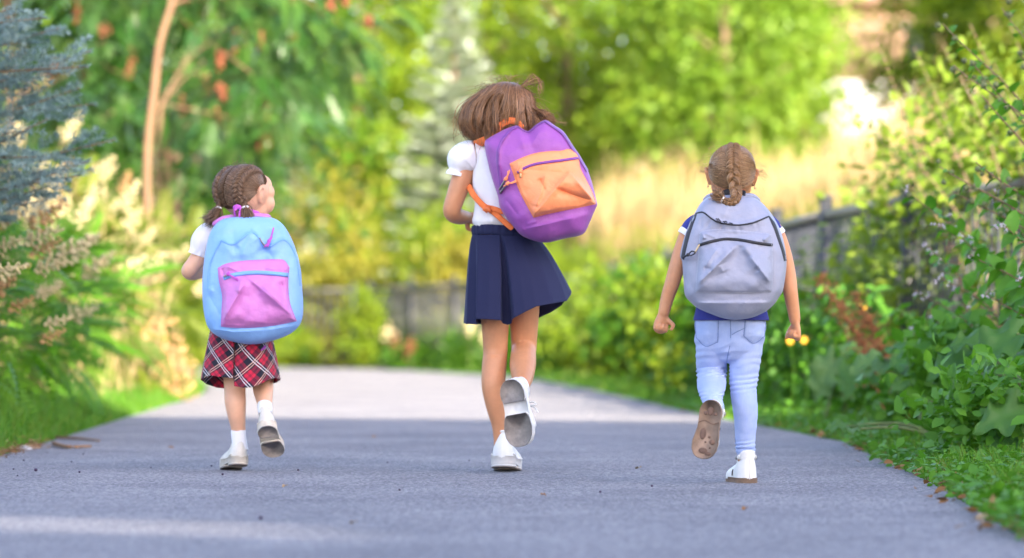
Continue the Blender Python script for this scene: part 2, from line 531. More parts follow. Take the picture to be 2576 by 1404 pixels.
def broad_leaf(nu, nv, width, wave, seed, heart=.25, droop=.5, fold=.25):
    """a big soft leaf of unit length lying along +y, wavy at the margin"""
    r = np.random.default_rng(seed)
    u = np.linspace(0, 1, nu)[:, None]; v = np.linspace(-1, 1, nv)[None]
    wprof = width * np.clip(np.sin(np.pi * np.clip(u * .93 + .07, 0, 1)) ** .75 * (1.25 - .62 * u), .008, None)
    ph = r.random(4) * 6.28
    ser = 1 + .10 * np.sin(u * 26 + ph[0]) * (np.abs(v) > .9)
    x = v * wprof * ser
    y = u - heart * np.abs(v) ** 1.5 * np.exp(-u * 5) + .04 * np.abs(v) * np.sin(u * 9 + ph[1])
    z = fold * np.abs(x) * 1.0 - droop * u ** 2 * .5 + wave * np.abs(v) ** 1.6 * np.sin(u * 17 + ph[2] + v * 1.3) * (.4 + wprof / width) + .012 * np.cos(v * 14) * wprof / width
    V = np.stack([x + 0 * u, y + 0 * v, z + 0 * u], -1).reshape(-1, 3)
    Q = grid_faces(nu, nv)
    return V, np.vstack([Q[:, [0, 1, 2]], Q[:, [0, 2, 3]]])

FROND_V, FROND_F = frond_template()
FRONDS = [frond_template(9, .30, .15, d) for d in (.35, .7, 1.0)]
SUMAC = frond_template(10, .34, .13, .9)

def leaf_mesh(name, VF, mat, smooth=True):
    me = raw_mesh(name, VF[0], VF[1], smooth=smooth); me.materials.append(mat); return me

def mat_from(pos, y, z, sc):
    """4x4 with the leaf axis along y and its face towards z"""
    R = basis(np.asarray(y, float)[None], np.asarray(z, float)[None])[0] * sc
    M = Matrix.Identity(4)
    for i in range(3):
        for j in range(3): M[i][j] = R[i][j]
        M[i][3] = pos[i]
    return M

# ------------------------------------------------------------------ foliage colours (real leaves, 0.04-0.2)
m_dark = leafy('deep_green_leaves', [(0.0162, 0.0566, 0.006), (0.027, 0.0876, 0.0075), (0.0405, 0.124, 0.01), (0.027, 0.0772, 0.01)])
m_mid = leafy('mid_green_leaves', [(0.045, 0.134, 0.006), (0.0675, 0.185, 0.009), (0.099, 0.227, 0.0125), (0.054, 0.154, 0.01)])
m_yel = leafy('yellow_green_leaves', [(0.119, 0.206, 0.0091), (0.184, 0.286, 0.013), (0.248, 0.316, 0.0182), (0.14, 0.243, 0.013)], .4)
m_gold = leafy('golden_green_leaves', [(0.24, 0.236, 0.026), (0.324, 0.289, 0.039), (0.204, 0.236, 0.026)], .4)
m_far = leafy('far_yellow_green_leaves', [(0.12, 0.236, 0.0156), (0.18, 0.307, 0.0234), (0.252, 0.366, 0.0364), (0.132, 0.248, 0.0208)], .4)  # paler and yellower green for the far trees
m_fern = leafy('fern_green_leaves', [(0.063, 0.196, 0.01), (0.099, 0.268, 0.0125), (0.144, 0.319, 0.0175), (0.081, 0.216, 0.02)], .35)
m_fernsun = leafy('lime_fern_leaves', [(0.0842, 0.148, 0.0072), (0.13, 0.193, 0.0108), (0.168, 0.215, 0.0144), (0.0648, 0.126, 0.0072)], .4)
m_sumac = leafy('sumac_leaves', [(0.0338, 0.118, 0.016), (0.0607, 0.161, 0.024), (0.101, 0.203, 0.032), (0.0405, 0.126, 0.04), (0.128, 0.212, 0.048)], .35, .35, .6)
m_blue = leafy('blue_spruce_needles', [(0.15, 0.255, 0.255), (0.211, 0.326, 0.334), (0.29, 0.405, 0.414), (0.167, 0.264, 0.22)], .08, .45, .4, 1.0)
m_pale = leafy('silver_spruce_needles', [(.44, .52, .45), (.54, .61, .53), (.62, .67, .57), (.36, .45, .30)], .15, .5, .4, 1.0)
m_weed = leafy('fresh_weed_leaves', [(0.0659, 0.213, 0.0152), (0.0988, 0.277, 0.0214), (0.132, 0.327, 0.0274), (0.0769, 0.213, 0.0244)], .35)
m_weedsun = leafy('sunlit_tint_weed_leaves', [(0.14, 0.231, 0.0195), (0.205, 0.304, 0.026), (0.259, 0.34, 0.039)], .4)  # lit copy of the weed leaves, sunlight put into the colour
m_burd = leafy('burdock_leaf_green', [(.055, .16, .025), (.085, .21, .04), (.12, .23, .07)], .3, .5, .35)
m_grass = leafy('grass_green', [(0.063, 0.206, 0.011), (0.09, 0.268, 0.015), (0.126, 0.299, 0.0225), (0.18, 0.216, 0.035)], .35)
m_straw = leafy('dry_straw', [(.34, .25, .115), (.48, .355, .175), (.60, .46, .25), (.38, .28, .13)], .35, .7, .2, 1.1)
m_plume = plain('cream_flower_plume', (.52, .44, .25), .9, .2, 60)
m_plumeb = plain('faded_brown_plume', (.42, .25, .11), .9, .25, 60)
m_rust = plain('rusty_dry_seed_heads', (.27, .105, .035), .9, .3, 60)
m_sumfruit = plain('red_sumac_fruit', (.17, .05, .02), .85, .25, 50)
m_bark = plain('grey_brown_bark', (.20, .13, .085), .9, .3, 20, .8, 60, .01, stretch=(1, 1, .15))
m_barkl = plain('tan_bark', (.19, .105, .06), .85, .2, 20, .6, 60, .006, stretch=(1, 1, .15))
m_stem = plain('green_stem', (.12, .16, .05), .7, .25, 40)
m_stemb = plain('brown_stem', (.20, .13, .08), .8, .25, 40)
m_twig = plain('dry_twig_bark', (.24, .14, .075), .9, .3, 60, .5, 200, .003)
m_yflower = plain('yellow_petals', (.55, .30, .01), .6, .1, 60)
m_wflower = plain('pale_lilac_petals', (.56, .50, .60), .6, .1, 60)

def crown_leaves(center, radii, nc, per, spread, size, tv=QUAD_V, tf=QUAD_F, hollow=.55, up=.45, seed=0, droop=0.0):
    r = np.random.default_rng(seed)
    d = nrm(r.normal(size=(nc, 3)))
    rad = hollow + (1 - hollow) * r.random(nc) ** .6
    bumpy = 1 + .22 * vnoise(d, 2.2, seed)
    cc = np.asarray(center) + d * rad[:, None] * np.asarray(radii) * bumpy[:, None]
    sp = spread * (.6 + .8 * r.random(nc))
    pos = np.repeat(cc, per, 0) + r.normal(size=(nc * per, 3)) * np.repeat(sp, per)[:, None] * (1, 1, .75)
    out = nrm(pos - np.asarray(center))
    z = nrm(out * .6 + np.array([0, 0, up]) + r.normal(size=pos.shape) * .5)
    y = nrm(r.normal(size=pos.shape) + out * .7 - np.array([0, 0, droop]))
    sc = size * (.6 + .8 * r.random(len(pos)))
    V, F = scatter(tv, tf, pos, basis(y, z), sc)
    tone = np.repeat(r.random(nc) * .55, per) + r.random(len(pos)) * .44
    return V, F, np.repeat(tone, len(tv))

def branchy(mb, base, top, r0, nlimb, reach, seed, bend=.1):
    r = np.random.default_rng(seed)
    base = np.asarray(base, float); top = np.asarray(top, float)
    mid = (base + top) / 2 + r.normal(size=3) * bend * (1, 1, 0)
    pl = catmull(np.array([base, mid, top]), 6)
    mb.add(tube(pl, np.linspace(r0, r0 * .3, len(pl)), 8, 1))
    for i in range(nlimb):
        t = .35 + .6 * i / max(1, nlimb - 1)
        p = pl[int(t * (len(pl) - 1))]
        a = r.random() * 6.28
        e = p + np.array([math.cos(a) * reach, math.sin(a) * reach, reach * (.5 + .5 * r.random())]) * (1.1 - .5 * t)
        m = (p + e) / 2 + np.array([0, 0, .1 * reach])
        mb.add(tube([p, m, e], [r0 * .4, r0 * .25, r0 * .1], 6, 3))

def broad_tree(label, x, y, h, radii, mat, seed, nc=90, per=70, size=.16, cz=.62, group=None, name='broadleaf_tree', spread=.35, hollow=.5, bark=m_bark):
    z0 = float(ground_z(x, y)) - .05
    o = thing(name, label, 'tree', (x, y, z0), group)
    mb = MB(); branchy(mb, (x, y, z0), (x, y, z0 + h * .85), .05 + h * .016, 7, radii[0] * .7, seed)
    mb.build('trunk', bark, o)
    V, F, A = crown_leaves((x, y, z0 + h * cz), radii, nc, per, spread, size, seed=seed, hollow=hollow)
    mk('crown', V, F, mat, o, A)
    return o

def bush(label, x, y, h, rad, mat, seed, nc=50, per=60, size=.09, group=None, name='bush', tv=QUAD_V, tf=QUAD_F, spread=.16, droop=0., stem=m_stemb):
    z0 = float(ground_z(x, y)) - .03
    o = thing(name, label, 'bush', (x, y, z0), group)
    mb = MB(); r = np.random.default_rng(seed)
    for i in range(6):
        a = r.random() * 6.28; q = rad * .6
        mb.add(tube([(x, y, z0), (x + math.cos(a) * q * .4, y + math.sin(a) * q * .4, z0 + h * .45), (x + math.cos(a) * q, y + math.sin(a) * q, z0 + h * .85)], [.018, .013, .006], 6, 3))
    mb.build('stems', stem, o)
    V, F, A = crown_leaves((x, y, z0 + h * .52), (rad, rad, h * .52), nc, per, spread, size, tv, tf, .35, .5, seed, droop)
    V[:, 2] = np.maximum(V[:, 2], z0 + .03)
    if tv is LEAF_V and y < 16.5:                       # near enough to pick the front leaves out one by one
        nv_, nf_ = len(LEAF_V), len(LEAF_F)
        LV = V.reshape(-1, nv_, 3); c_ = LV.mean(1)
        order = np.argsort(c_[:, 1] - (c_[:, 2] - z0) * .3)
        lm_ = leaf_mesh('leaf', (LEAF_V, LEAF_F), mat); o0 = np.array(o.location)
        for q in order[:300]:
            a_ = LV[q][6] - LV[q][0]; x_ = LV[q][2] - LV[q][1]
            inst('leaf', lm_, o, mat_from(LV[q][0] - o0, a_, np.cross(x_, a_), np.linalg.norm(a_)))
        rest = np.sort(order[300:]); V = LV[rest].reshape(-1, 3); A = A.reshape(-1, nv_)[rest].ravel()
        F = (LEAF_F[None] + (np.arange(len(rest)) * nv_)[:, None, None]).reshape(-1, 3)
    tag(mk('foliage', V, F, mat, o, A), kind='stuff')
    return o

# ================================================================== BACKGROUND TREES
wood_V, wood_F, wood_A, wn_ = [], [], [], 0
for i in range(26):
    x = -26 + i * 2.1 + random.uniform(-.6, .6); y = 84 + random.uniform(-3, 5)
    V, F, A = crown_leaves((x, y, 5.2 + random.uniform(-1, 1.5)), (2.6, 2.4, 5.4), 70, 40, .6, .42, seed=900 + i, hollow=.2)
    if 6.6 < x < 10.2: continue
    wood_V.append(V); wood_F.append(F + wn_); wood_A.append(A); wn_ += len(V)
tag(mk('far_wood', np.vstack(wood_V), np.vstack(wood_F), m_far, None, np.concatenate(wood_A)), kind='stuff')

TREES = [  # label, x, y, h, radii, material
 ('leafy green tree behind the pale spruce, left of the tall girl', -2.9, 66, 8.2, (2.3, 2.2, 3.6), m_yel),
 ('bright tree directly above the purple backpack in the background', 1.2, 68, 9.0, (2.4, 2.3, 4.2), m_yel),
 ('dense green tree rising between the purple and the grey backpack', 3.9, 63, 8.2, (2.1, 2.0, 3.7), m_far),
 ('darker tree beside the white house in the background', 5.5, 69, 8.6, (1.2, 1.6, 3.9), m_far),
 ('yellow green tree behind the dry grass left of the white house', 4.2, 72, 10.0, (2.0, 2.0, 4.2), m_yel),
 ('tall tree partly hidden by the sumac foliage at the left', -5.4, 64, 9.0, (2.4, 2.3, 4.0), m_mid),
 ('sunlit tree at the far right behind the burdock stems', 11.6, 66, 9.0, (2.2, 2.2, 4.0), m_yel),
 ('slim tree right of the white house in the background', 9.75, 70, 9.5, (1.3, 1.5, 4.2), m_yel),
 ('slim bright tree just right of the white house', 8.75, 72, 9.5, (1.0, 1.4, 4.3), m_yel),
 ('tall tree closing the gap left of the pale spruce top', -.6, 72, 10.0, (2.2, 2.2, 4.4), m_far),
]
for i, (l, x, y, h, rd, m) in enumerate(TREES):
    broad_tree(l, x, y, h, rd, m, 40 + i, 110, 75, .19, .56, 'trees closing the view', hollow=.4)
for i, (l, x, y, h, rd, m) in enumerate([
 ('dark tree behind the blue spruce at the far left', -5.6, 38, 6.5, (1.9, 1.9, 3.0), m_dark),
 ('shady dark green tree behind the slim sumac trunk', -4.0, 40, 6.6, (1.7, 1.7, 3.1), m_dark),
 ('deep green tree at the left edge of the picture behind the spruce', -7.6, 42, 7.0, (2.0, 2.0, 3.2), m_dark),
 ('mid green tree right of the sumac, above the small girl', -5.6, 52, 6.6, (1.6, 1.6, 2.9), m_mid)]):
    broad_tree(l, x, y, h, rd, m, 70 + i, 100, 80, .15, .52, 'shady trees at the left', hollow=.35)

# white house far behind the trees
wwall = plain('white_house_wall', (.62, .60, .56), .9, .04, 3)
brick = plain('red_brick', (.34, .21, .15), .9, .25, 9, .3, 40, .01)
hz = float(ground_z(9.6, 80))
ho = thing('house', 'white house with red brick upper storey half hidden by trees at the right', 'building', (9.5, 80, hz))
def hpart(nm, c, h, m, par=ho): return MB().add(box(c, h)).build(nm, m, par, smooth=False)
wl = hpart('wall', (9.5, 83, hz + 2.3), (2.35, 3, 2.3), wwall)
hpart('brick_storey', (9.5, 83, hz + 5.5), (2.2, 2.9, .9), brick)
hpart('balcony', (8.3, 79.6, hz + 3.3), (1.1, .4, .35), wwall)
rfm = MB()
V = np.array([(7.0, 79.7, hz + 6.4), (12.0, 79.7, hz + 6.4), (12.0, 86.3, hz + 6.4), (7.0, 86.3, hz + 6.4), (7.0, 83, hz + 8.2), (12.0, 83, hz + 8.2)])
F = np.array([(0, 1, 5), (0, 5, 4), (2, 3, 4), (2, 4, 5), (1, 2, 5), (3, 0, 4), (0, 3, 2), (0, 2, 1)])
rfm.add((V, F)); rfm.build('roof', brick, ho, smooth=False)
for (wx, wz) in ((9.9, 1.3), (11.0, 1.3), (11.0, 3.0), (9.6, 5.3), (10.8, 5.3)):
    yf = 79.97 if wz < 4 else 80.07
    w_ = hpart('window', (wx, yf, hz + wz), (.36, .04, .55), bglass)
    hpart('window_frame', (wx, yf - .01, hz + wz + .6), (.42, .06, .05), bframe, w_)

# ------------------------------------------------------------------ spruces in the distance
def far_spruce(label, x, y, h, r, mat, seed, levels=26):
    z0 = float(ground_z(x, y))
    rr = np.random.default_rng(seed)
    o = thing('spruce_tree', label, 'tree', (x, y, z0), 'pale spruces beyond the far fence')
    MB().add(tube([(x, y, z0), (x, y, z0 + h * .5), (x, y, z0 + h)], [.09, .06, .012], 8, 3)).build('trunk', m_bark, o)
    pos, yv, zv, sc = [], [], [], []
    for i in range(levels):
        t = i / (levels - 1)
        zc = z0 + .25 + (h - .3) * t
        rl = r * (1 - t) ** .85 + .05
        nb = max(4, int(11 * (1 - t) + 4))
        for q in range(nb):
            a = rr.random() * 6.28
            L = rl * rr.uniform(.75, 1.12)
            d = np.array([math.cos(a), math.sin(a), -.12 + .5 * t])
            ns = max(5, int(L * 30))
            for s_ in np.linspace(.12, 1, ns):
                p = np.array([x, y, zc]) + d * L * s_ + [0, 0, .16 * L * s_ ** 2]
                for sg in (-1, 1, 0):
                    side = np.array([-d[1], d[0], 0]) * sg
                    pos.append(p); yv.append(d * .8 + side * .9 + rr.normal(size=3) * .18 + [0, 0, .1]); zv.append([0, 0, 1] + rr.normal(size=3) * .35)
                    sc.append(rr.uniform(.18, .32) * (1.1 - .3 * s_))
    tv = QUAD_V * (.62, 1, 1)
    V, F = scatter(tv, QUAD_F, np.array(pos), basis(np.array(yv), np.array(zv)), np.array(sc))
    mk('crown', V, F, mat, o, np.repeat(rr.random(len(pos)), 4))
far_spruce('tall silvery spruce behind the tall girl, beyond the far fence', -.95, 56, 5.75, 1.25, m_pale, 5)
far_spruce('small pale spruce glimpsed just right of the smallest girl', -3.75, 58, 3.6, .8, m_pale, 6, 18)

# ------------------------------------------------------------------ yellow-green bushes beyond the far fence
BB = [
 ('golden bush between the small girl and the pale spruce', -3.05, 55, 3.1, 1.25, m_gold),
 ('yellow green bush just left of the tall girl beyond the fence', -1.95, 57, 2.5, .95, m_yel),
 ('low golden bush beyond the corner of the far fence', -2.6, 54.2, 1.9, .8, m_gold),
 ('green bush in the gap right of the small girl', -4.6, 57, 2.9, 1.1, m_yel),
 ('sunny bush under the pale spruce', -.7, 52, 1.7, .9, m_yel),
 ('low yellow bush behind the blue school skirt', -.5, 49.6, 1.5, .7, m_gold),
 ('yellow bush at the foot of the dry grass', 1.7, 41, .8, .6, m_yel),
]
for i, (l, x, y, h, rd, m) in enumerate(BB):
    bush(l, x, y, h, rd, m, 120 + i, 60, 60, .12, 'bushes beyond the far fence', spread=.2)
# in front of the far fence
BF = [
 ('bright climbing bush in front of the corner of the far fence', -2.12, 49.6, 1.15, .26, m_yel),
 ('low green weeds below the dark far fence', -1.35, 47.3, .3, .3, m_mid),
 ('weedy clump at the far verge left of the tall girl', -.55, 44.2, .42, .3, m_mid),
 ('leafy clump right behind the legs of the tall girl', .22, 41, .62, .36, m_mid),
 ('bush right of the blue skirt along the fence', .82, 37, 1.2, .45, m_yel),
 ('rounded bush half way along the right fence', 1.08, 32.5, 1.15, .42, m_yel),
 ('green bush on the verge left of the grey backpack girl', 1.18, 28.5, 1.05, .40, m_mid),
 ('leafy bush directly left of the light blue jeans', 1.35, 25.2, 1.1, .42, m_yel),
 ('dark low bush between the jeans and the fence', 1.5, 22.6, .85, .36, m_mid),
 ('green weeds at the bend below the see-through fence', -3.3, 51.6, .5, .45, m_yel),
 ('tuft of weeds beside the far left bend', -4.6, 51.9, .6, .5, m_yel),
]
for i, (l, x, y, h, rd, m) in enumerate(BF):
    bush(l, x, y, h, rd, m, 150 + i, 40, 50, .085, 'weedy bushes along the fence', spread=.12)
fl = MB(); rr = np.random.default_rng(3)
for (x, y, z) in [(-1.7, 47.2, .5), (-1.62, 47.2, .35), (-1.4, 46.8, .3), (-.55, 43.6, .6), (-.35, 43.6, .45)]:
    o = thing('flower_spike', 'salmon flower spike in front of the dark far fence', 'flower', (x, y, 0), 'salmon flower spikes by the far fence')
    MB().add(tube([(x, y, 0), (x + .02, y, z * .6), (x, y, z)], [.006, .005, .004], 6, 2)).build('stem', m_stem, o)
    mb = MB()
    for q in range(26): mb.add(ball((x + rr.normal() * .035, y + rr.normal() * .035, z + rr.normal() * .07), (.022, .022, .022), nu=6, nv=4))
    mb.build('flower_head', m_sumfruit if z < .4 else m_plume, o)

# ------------------------------------------------------------------ dry grass on the bank
def blades(x, y, z, h, w, lean, seed, tufted=False):
    n = len(x); r = np.random.default_rng(seed)
    a = r.random(n) * 6.283
    ld = np.stack([np.cos(a), np.sin(a), np.zeros(n)], 1)
    b = r.random(n) * 6.283
    wd = np.stack([np.cos(b), np.sin(b), np.zeros(n)], 1) * (w / 2)[:, None]
    base = np.stack([x, y, z], 1)
    mid = base + np.array([0, 0, 1]) * (h * .55)[:, None] + ld * (h * lean * .3)[:, None]
    tip = base + np.array([0, 0, 1]) * (h * (1 - .25 * lean))[:, None] + ld * (h * lean)[:, None]
    V = np.stack([base - wd, base + wd, mid - wd * .8, mid + wd * .8, tip], 1).reshape(-1, 3)
    F = np.array([(0, 1, 3), (0, 3, 2), (2, 3, 4)])[None] + (np.arange(n) * 5)[:, None, None]
    return V, F.reshape(-1, 3)
n = 26000
y = rng.uniform(33, 60, n); x = rng.uniform(1.2, 9.5, n)
ok = (x - f_line(y) > 1.0 + .9 * vnoise(np.stack([x, y], 1), .5)) ; x, y = x[ok], y[ok]
h = rng.uniform(.5, 1.3, len(x)) * (1 + .35 * vnoise(np.stack([x, y * .5], 1), 1.6, 5))
V, F = blades(x, y, ground_z(x, y), h, rng.uniform(.012, .035, len(x)), rng.uniform(.05, .3, len(x)), 5)
tone = np.clip(.5 + .9 * vnoise(np.stack([x, y * .4], 1), 2.2, 6), 0, .98) * .75 + rng.random(len(x)) * .24
tag(mk('dry_grass', V, F, m_straw, None, np.repeat(tone, 5)), 'tall straw coloured grass covering the bank beyond the fence', 'grass', kind='stuff')
n = 16000
y = rng.uniform(24, 55, n); x = f_line(y) + rng.uniform(.15, 2.2, n)
V, F = blades(x, y, ground_z(x, y), rng.uniform(.3, 1.0, n), rng.uniform(.02, .05, n), rng.uniform(.1, .5, n), 6)
tag(mk('meadow_grass', V, F, m_yel, None, np.repeat(rng.random(n), 5)), 'yellow green meadow weeds just beyond the fence', 'grass', kind='stuff')

# ================================================================== LEFT SIDE
def sumac(label, x, y, pts, r0, crowns, seed, nf, mat=m_sumac, size=.34, fruits=3):
    z0 = float(ground_z(x, y)) - .03
    o = thing('sumac_tree', label, 'tree', (x, y, z0), 'sumac trees at the left')
    rr = np.random.default_rng(seed)
    pl = np.array(pts, float)
    tr = MB().add(tube(pl, np.linspace(r0, r0 * .75, len(pl)), 12, 5))
    top = pl[-1]
    for c in crowns:
        c = np.array(c[:3], float)
        tr.add(tube([top, (top + c) / 2 + rr.normal(size=3) * .12 + [0, 0, .15], c], [r0 * .4, r0 * .25, r0 * .12], 7, 4))
    tr.build('trunk', m_barkl, o)
    fm = leaf_mesh('frond', SUMAC, mat)
    o0 = np.array(o.location)
    for c in crowns:
        cc = np.array(c[:3], float); rad = c[3]
        for q in range(int(nf / len(crowns))):
            d = nrm(rr.normal(size=3) * (1, 1, .7))
            p = cc + d * rad * rr.uniform(.1, .8)
            yv = nrm(d * (1, 1, .4) + rr.normal(size=3) * .35 - [0, 0, .35])
            inst('frond', fm, o, mat_from(p - o0, yv, np.array([0, 0, 1]) + rr.normal(size=3) * .25, size * rr.uniform(.7, 1.2)))
        for q in range(fruits):
            d = nrm(rr.normal(size=3)); p = cc + d * rad * rr.uniform(.3, .7)
            mb = MB()
            for w_ in range(16): mb.add(ball(p + rr.normal(size=3) * (.018, .018, .04), (.018, .018, .022), nu=6, nv=4))
            mb.build('fruit_cone', m_sumfruit, o)
Q = lambda px, py, d: P(px, py, d)
sumac('sumac with slim pale bare trunk leaning right above the sunny shrubs', -2.84, 26,
      [(-2.86, 26, 0), Q(367, 620, 26), Q(372, 380, 26), Q(388, 230, 26), Q(402, 110, 26), Q(432, 10, 26)], .034,
      [(*Q(540, -60, 26.5), .75), (*Q(720, 40, 27), .75), (*Q(860, 60, 27.5), .6), (*Q(640, 190, 26.5), .6), (*Q(300, -60, 27), .7)], 11, 260)
sumac('sumac with orange brown stem just behind the slim pale trunk', -2.75, 29,
      [(-2.7, 29, 0), Q(402, 500, 29), Q(405, 260, 29)], .024, [(*Q(560, 240, 30), .7), (*Q(700, 330, 30), .6), (*Q(640, 80, 31), .7), (*Q(480, 120, 31), .7)], 12, 210)
sumac('sumac with a diagonal stem leaning right behind the small girl', -2.9, 31,
      [(-3.0, 31, 0), Q(420, 420, 31), Q(445, 330, 31)], .018, [(*Q(780, 190, 32), .7), (*Q(600, 380, 32), .5)], 13, 120, fruits=2)
sumac('low sumac at the top left behind the blue spruce', -4.3, 28,
      [(-4.3, 28, 0), (-4.25, 28, 1.4), (-4.1, 28, 2.4)], .04, [(*Q(240, 120, 29), .6), (*Q(140, 250, 29), .6), (*Q(330, 200, 30), .5)], 14, 80, fruits=2)

# feathery shrubs with flower plumes
PLUME = None
def plume_mesh(seed, mat):
    rr = np.random.default_rng(seed); mb = MB()
    for b_ in range(16):
        t = b_ / 15
        L = .42 * (1 - t) ** .8 + .05
        a = b_ * 2.4
        for s_ in np.linspace(.15, 1, max(2, int(7 * (1 - t) + 2))):
            p = np.array([math.cos(a) * L * s_ * .6, t * .95 + .25 * L * s_, math.sin(a) * L * s_ * .6])
            mb.add(ball(p + rr.normal(size=3) * .02, rr.uniform(.03, .055, 3), nu=5, nv=3), rr.random())
    V, F = mb.get(); me = raw_mesh('flower_plume', V, F); me.materials.append(mat); return me
plumes = [plume_mesh(1, m_plume), plume_mesh(2, m_plume), plume_mesh(3, m_plumeb)]

def feather_shrub(label, x, y, h, rad, mat, seed, nf, npl, size=.26, brown=.4, to_cam=.5, at=()):
    z0 = float(ground_z(x, y)) - .02
    o = thing('feathery_shrub', label, 'shrub', (x, y, z0), 'feathery shrubs with cream plumes at the left')
    o0 = np.array(o.location); rr = np.random.default_rng(seed)
    st = MB(); tips = []
    for i in range(14):
        a = rr.random() * 6.28; q = rad * rr.uniform(.3, 1)
        tp = np.array([x + math.cos(a) * q, y + math.sin(a) * q, z0 + h * rr.uniform(.75, 1.05) * (1 - .28 * (q / rad) ** 2)])
        st.add(tube([(x + math.cos(a) * .08, y + math.sin(a) * .08, z0), (np.array([x, y, z0]) * .45 + tp * .55) + [0, 0, .12 * h], tp], [.009, .007, .004], 5, 3)); tips.append(tp)
    st.build('stems', m_stemb, o)
    fms = [leaf_mesh('frond', f_, mat) for f_ in FRONDS]
    for i in range(nf):
        d = nrm(rr.normal(size=3) + [.25, -to_cam, .15])
        p = np.array([x, y, z0 + h * .5]) + d * np.array([rad, rad, h * .5]) * rr.uniform(.45, .95)
        p[2] = max(p[2], z0 + .12)
        yv = nrm(d * (1, 1, .5) + rr.normal(size=3) * .45 + [0, 0, .1])
        inst('frond', fms[i % 3], o, mat_from(p - o0, yv, np.array([0, -.35, 1]) + rr.normal(size=3) * .35, size * rr.uniform(.65, 1.25)))
    for i, (px, py, d_, s_) in enumerate(at):
        p = P(px, py, d_)
        inst('flower_plume', plumes[2] if i % 3 == 2 else plumes[i % 2], o, mat_from(p - o0, nrm([.9, -.1, .25 + .1 * (i % 3)]), (rr.normal(), -.3, 1), s_))
    for i in range(npl):
        d = nrm(rr.normal(size=3) * (1, 1, .5) + [.35, -.6, .75])
        p = np.array([x, y, z0 + h * .5]) + d * np.array([rad, rad, h * .5]) * rr.uniform(.93, 1.05)
        me = plumes[2] if rr.random() < brown else plumes[int(rr.integers(2))]
        inst('flower_plume', me, o, mat_from(p - o0, nrm(d * .7 + [.25, -.1, .35]), rr.normal(size=3), rr.uniform(.14, .24)))
FS = [
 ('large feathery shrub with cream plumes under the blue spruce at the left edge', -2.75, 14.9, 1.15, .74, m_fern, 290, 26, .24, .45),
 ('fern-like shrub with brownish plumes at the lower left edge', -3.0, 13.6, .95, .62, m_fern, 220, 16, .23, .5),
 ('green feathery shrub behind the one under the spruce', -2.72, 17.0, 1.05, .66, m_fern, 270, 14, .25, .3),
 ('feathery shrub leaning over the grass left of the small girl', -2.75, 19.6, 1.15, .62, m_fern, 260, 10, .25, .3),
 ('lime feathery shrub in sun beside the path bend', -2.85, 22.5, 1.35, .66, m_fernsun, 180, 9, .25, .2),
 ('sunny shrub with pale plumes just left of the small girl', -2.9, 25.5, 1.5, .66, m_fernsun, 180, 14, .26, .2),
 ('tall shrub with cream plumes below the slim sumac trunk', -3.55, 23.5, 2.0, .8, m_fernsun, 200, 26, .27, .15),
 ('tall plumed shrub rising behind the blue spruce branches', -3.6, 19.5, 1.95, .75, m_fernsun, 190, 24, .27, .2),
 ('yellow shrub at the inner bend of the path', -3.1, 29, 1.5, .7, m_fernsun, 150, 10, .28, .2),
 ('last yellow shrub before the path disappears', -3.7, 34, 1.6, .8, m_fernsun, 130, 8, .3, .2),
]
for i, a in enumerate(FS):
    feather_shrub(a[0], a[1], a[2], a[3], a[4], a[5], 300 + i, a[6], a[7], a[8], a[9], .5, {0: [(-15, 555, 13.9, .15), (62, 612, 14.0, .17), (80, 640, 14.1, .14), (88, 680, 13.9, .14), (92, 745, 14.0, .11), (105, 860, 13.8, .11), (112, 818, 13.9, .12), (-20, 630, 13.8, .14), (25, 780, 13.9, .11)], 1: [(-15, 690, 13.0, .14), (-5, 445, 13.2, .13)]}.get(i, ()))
bush('reddish low weed at the foot of the feathery shrubs', -2.42, 23.6, .4, .16, m_plumeb, 33, 20, 40, .05, None, 'red_weed', spread=.06)
# pale dry stalks among the shrubs
n = 700
y = rng.uniform(20, 29, n); x = l_edge(y) - rng.uniform(.2, 1.4, n)
V, F = blades(x, y, ground_z(x, y), rng.uniform(.8, 1.75, n), rng.uniform(.006, .013, n), rng.uniform(.1, .55, n), 8)
tag(mk('dry_stalks', V, F, m_straw, None, np.repeat(rng.random(n), 5)), 'tangle of pale dry stalks among the sunny shrubs', 'grass', kind='stuff')

# blue spruce at the left edge
def needle_shoot(mb, p0, p1, rr, dens=560, nl=.024):
    p0 = np.asarray(p0, float); p1 = np.asarray(p1, float)
    L = np.linalg.norm(p1 - p0); d = (p1 - p0) / L
    n = int(L * dens) + 10
    t = np.concatenate([rr.random(n), .93 + .07 * rr.random(12)]); n = len(t)
    q = rr.normal(size=(n, 3)); q = nrm(q - (q @ d)[:, None] * d)
    q[:, 2] = q[:, 2] * .8 + .15
    yv = nrm(q + d * (.55 + .8 * (t > .93))[:, None])
    pos = p0 + np.outer(t, p1 - p0)
    zv = nrm(np.cross(yv, rr.normal(size=(n, 3))))
    tv = np.array([(-.045, 0, 0), (.045, 0, 0), (.055, .6, 0), (0, 1, 0), (-.055, .6, 0)]); tf = np.array([(0, 1, 2), (0, 2, 4), (4, 2, 3)])
    V, F = scatter(tv, tf, pos, basis(yv, zv), nl * rr.uniform(.7, 1.2, n))
    mb.add((V, F), np.repeat(rr.random(n) * .6 + rr.random() * .4, 5))
sp = thing('blue_spruce_tree', 'blue spruce reaching in from the left edge with layered silvery branches', 'tree', (-3.15, 13.4, 0))
MB().add(tube([(-3.15, 13.4, -.02), (-3.15, 13.4, 1.5), (-3.13, 13.4, 3.4)], [.09, .07, .02], 10, 3)).build('trunk', m_bark, sp)
